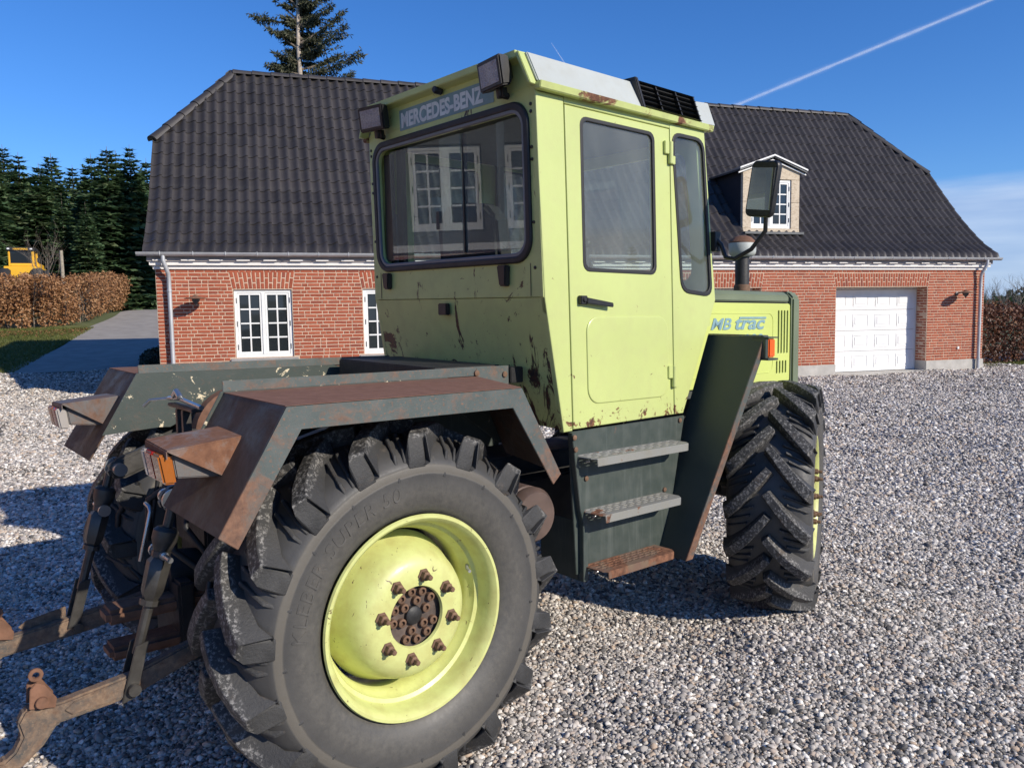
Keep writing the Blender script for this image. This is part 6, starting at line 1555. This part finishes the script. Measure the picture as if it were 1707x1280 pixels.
# ---- rear linkage -------------------------------------------------------
B('gear_housing', 'cast_black', [(-.42, -.30, -.26, .26, .50, 1.05), (-.30, .40, -.24, .24, .95, 1.16)], bevel=.03)
G(MB().lathe([(.0, -.05), (.19, -.045), (.21, -.03), (.21, .03), (.19, .045), (0, .05)], 32, (-.10, -.36, 1.12), (0, 1, 0)), 'pulley_cover', 'rusty_iron', smooth=40)
B('cross_beam', 'cast_black', [(.44, .80, -.42, .42, 1.345, 1.435)], bevel=.006)
G(MB().tube([(-.22, -.40, 1.12), (-.22, .40, 1.12)], .055, 16), 'rock_shaft', 'cast_black', smooth=40)
def linkage(sg):
    def S(m, name, mt, parent=tr, **kw): return m.build(name, MAT[mt], parent, xf=lambda x, r, z: FX(x, sg * r, z), **kw)
    r0 = .40
    arm = MB(); pts = [(-.20, 1.175), (-.40, 1.15), (-.58, 1.085), (-.64, 1.065), (-.668, 1.03), (-.655, .99), (-.60, .985), (-.40, 1.06), (-.20, 1.075)]
    if sg > 0: pts = [(x, z - .0) for x, z in pts]
    arm.prism([(x, r0 - .085, z) for x, z in pts], (0, .05, 0))
    la = S(arm, 'lift_arm', 'greasy_steel', bevel=.012)
    S(MB().lathe([(.026, -.05), (.026, .04), (.040, .041), (.040, .052), (.026, .053), (.022, .06), (0, .06)], 20, (-.625, r0 - .065, 1.028), (0, 1, 0)), 'pin', 'bright_steel', la, smooth=35)
    # hanging rod with its turnbuckle
    A, Z_ = Vector((-.640, r0, 1.005)), Vector((-.812, r0, .405))
    P = lambda f: A.lerp(Z_, f)
    rod = MB().tube([P(0), P(.10)], .016, 10).tube([P(.10), P(.12), P(.17), P(.23)], [.030, .042, .042, .028], 12).tube([P(.23), P(.26)], .03, 10).tube([P(.26), P(.29), P(.45), P(.49)], [.026, .040, .036, .024], 6).tube([P(.49), P(.52)], .032, 10).tube([P(.52), P(.78)], .017, 10)
    lr_ = S(rod, 'lift_rod', 'greasy_steel', smooth=35)
    c = P(.245); S(MB().tube([(c.x, c.y - .055, c.z), (c.x, c.y + .04, c.z)], .014, 10).tube([(c.x, c.y + .04, c.z), (c.x, c.y + .10, c.z)], .010, 10).lathe([(.024, 0), (.024, .012), (0, .012)], 12, (c.x, c.y - .062, c.z), (0, 1, 0)), 'pin', 'bright_steel', lr_, smooth=40)
    for dr in (-.035, .027):
        q0, q1 = P(.72), P(1.02); S(MB().hexa([(q0.x - .022, q0.y + dr, q0.z), (q0.x + .022, q0.y + dr, q0.z + .01), (q0.x + .022, q0.y + dr + .008, q0.z + .01), (q0.x - .022, q0.y + dr + .008, q0.z), (q1.x - .022, q1.y + dr, q1.z), (q1.x + .022, q1.y + dr, q1.z + .01), (q1.x + .022, q1.y + dr + .008, q1.z + .01), (q1.x - .022, q1.y + dr + .008, q1.z)]), 'fork_plate', 'greasy_steel', lr_, bevel=.002)
    # lower link with its hook and latch
    if sg > 0:
        ln = [(-.30, .585), (-.55, .55), (-.80, .478), (-1.0, .452), (-1.055, .450), (-1.085, .462), (-1.108, .455), (-1.128, .42), (-1.118, .375), (-1.140, .335), (-1.168, .315), (-1.20, .318), (-1.225, .345), (-1.245, .335), (-1.235, .285), (-1.19, .268), (-1.12, .282), (-1.06, .330), (-1.02, .385), (-.80, .402), (-.55, .485), (-.30, .52)]
    else:
        ln = [(-.30, .505), (-.60, .462), (-.77, .437), (-1.06, .404), (-1.12, .41), (-1.16, .40), (-1.17, .35), (-1.16, .30), (-1.20, .27), (-1.24, .29), (-1.25, .26), (-1.19, .235), (-1.12, .26), (-1.07, .335), (-.76, .362), (-.60, .392), (-.30, .44)]
    link_ = S(MB().prism([(x, r0 - .022, z) for x, z in ln], (0, .044, 0)), 'lower_link', 'link_paint', bevel=.007)
    S(MB().prism([(x, r0 + .0225, z) for x, z in ((-.83, .47), (-.97, .445), (-1.0, .425), (-.98, .405), (-.83, .412))], (0, .006, 0)), 'link_cheek', 'link_paint', link_, bevel=.002)
    zz = .0 if sg > 0 else -.045
    lt = [(-1.005, .455 + zz), (-1.075, .470 + zz), (-1.070, .53 + zz), (-1.052, .548 + zz), (-1.03, .535 + zz), (-1.0, .485 + zz)]
    S(MB().prism([(x - .02, r0 - .030, z - .01) for x, z in lt], (0, .008, 0)).prism([(x - .02, r0 + .024, z - .01) for x, z in lt], (0, .008, 0)).lathe([(.018, 0), (.018, .014), (0, .015)], 12, (-1.062, r0 + .032, .475 + zz), (0, 1, 0)).lathe([(.010, -.006), (.021, -.005), (.021, .005), (.010, .006)], 14, (-1.068, r0 + .002, .552 + zz), (0, 1, 0), closed=True), 'hook_latch', 'rusty_iron', link_, bevel=.0015)
    S(MB().tube([(-.80, r0 - .05, .435 + zz), (-.80, r0 + .055, .435 + zz)], .02, 12), 'pin', 'greasy_steel', link_, smooth=40)
    S(MB().tube([(-.52, r0 - .02, .50), (-.40, .27, .47), (-.25, .22, .47)], .012, 8), 'stabiliser', 'cast_black', link_, smooth=50)
    S(MB().tube([(-.50, .53, .92), (-.58, .56, .78), (-.60, .56, .62), (-.52, .50, .5)], .012, 8).tube([(-.42, .50, .95), (-.47, .50, .70), (-.40, .44, .52)], .010, 8), 'hose', 'rubber_seal', smooth=60)
linkage(1); linkage(-1)
# top link bracket, clevis, pin hanging on a lanyard
tb = B('top_link_bracket', 'greasy_steel', [(-.52, -.49, .10, .125, .98, 1.31), (-.52, -.49, .165, .19, .98, 1.31), (-.525, -.485, .03, .30, 1.312, 1.325)], bevel=.003)
G(MB().tube([(-.50, -.03, 1.335), (-.50, .10, 1.345), (-.51, .36, 1.335)], .009, 8).tube([(-.50, -.03, 1.335), (-.55, -.10, 1.325), (-.57, -.12, 1.30)], .006, 6).tube([(-.505, .05, 1.35), (-.505, .08, 1.37), (-.505, .12, 1.35)], .012, 8), 'lever_rod', 'bright_steel', tb, smooth=50)
G(MB().tube([(-.60, -.06, .93), (-.60, -.01, .925), (-.60, 0, .91), (-.64, -.02, .72)], .008, 8), 'locking_pin', 'bright_steel', smooth=50)
B('drawbar', 'rusty_iron', [(-.80, -.30, .01, .13, .545, .60), (-.80, -.30, .03, .15, .42, .47)], bevel=.015)
G(MB().tube([(-.45, 0, .62), (-.62, 0, .62)], .04, 14).lathe([(.075, -.43), (.085, -.50), (.08, -.56), (.07, -.56)], 20, (0, 0, .66), (1, 0, 0)), 'power_shaft', 'cast_black', smooth=40)
B('hitch_plate', 'cast_black', [(-.56, -.50, -.14, .16, .38, .66), (-.46, -.42, -.18, .18, .75, 1.06)], bevel=.01)
G(MB().tube([(-.44, .05, 1.0), (-.55, .10, .95), (-.58, .20, .80), (-.46, .24, .68)], .014, 8).tube([(-.44, -.08, 1.02), (-.57, -.12, .93), (-.56, -.20, .75)], .014, 8).tube([(-.44, .14, .98), (-.52, .20, 1.0), (-.56, .28, .9), (-.48, .33, .76)], .012, 8), 'hose', 'rubber_seal', smooth=60)
B('coupling', 'greasy_steel', [(-.50, -.42, .06, .12, .90, .97), (-.50, -.42, -.06, .0, .90, .97)], bevel=.006)
bpy.context.view_layer.update()
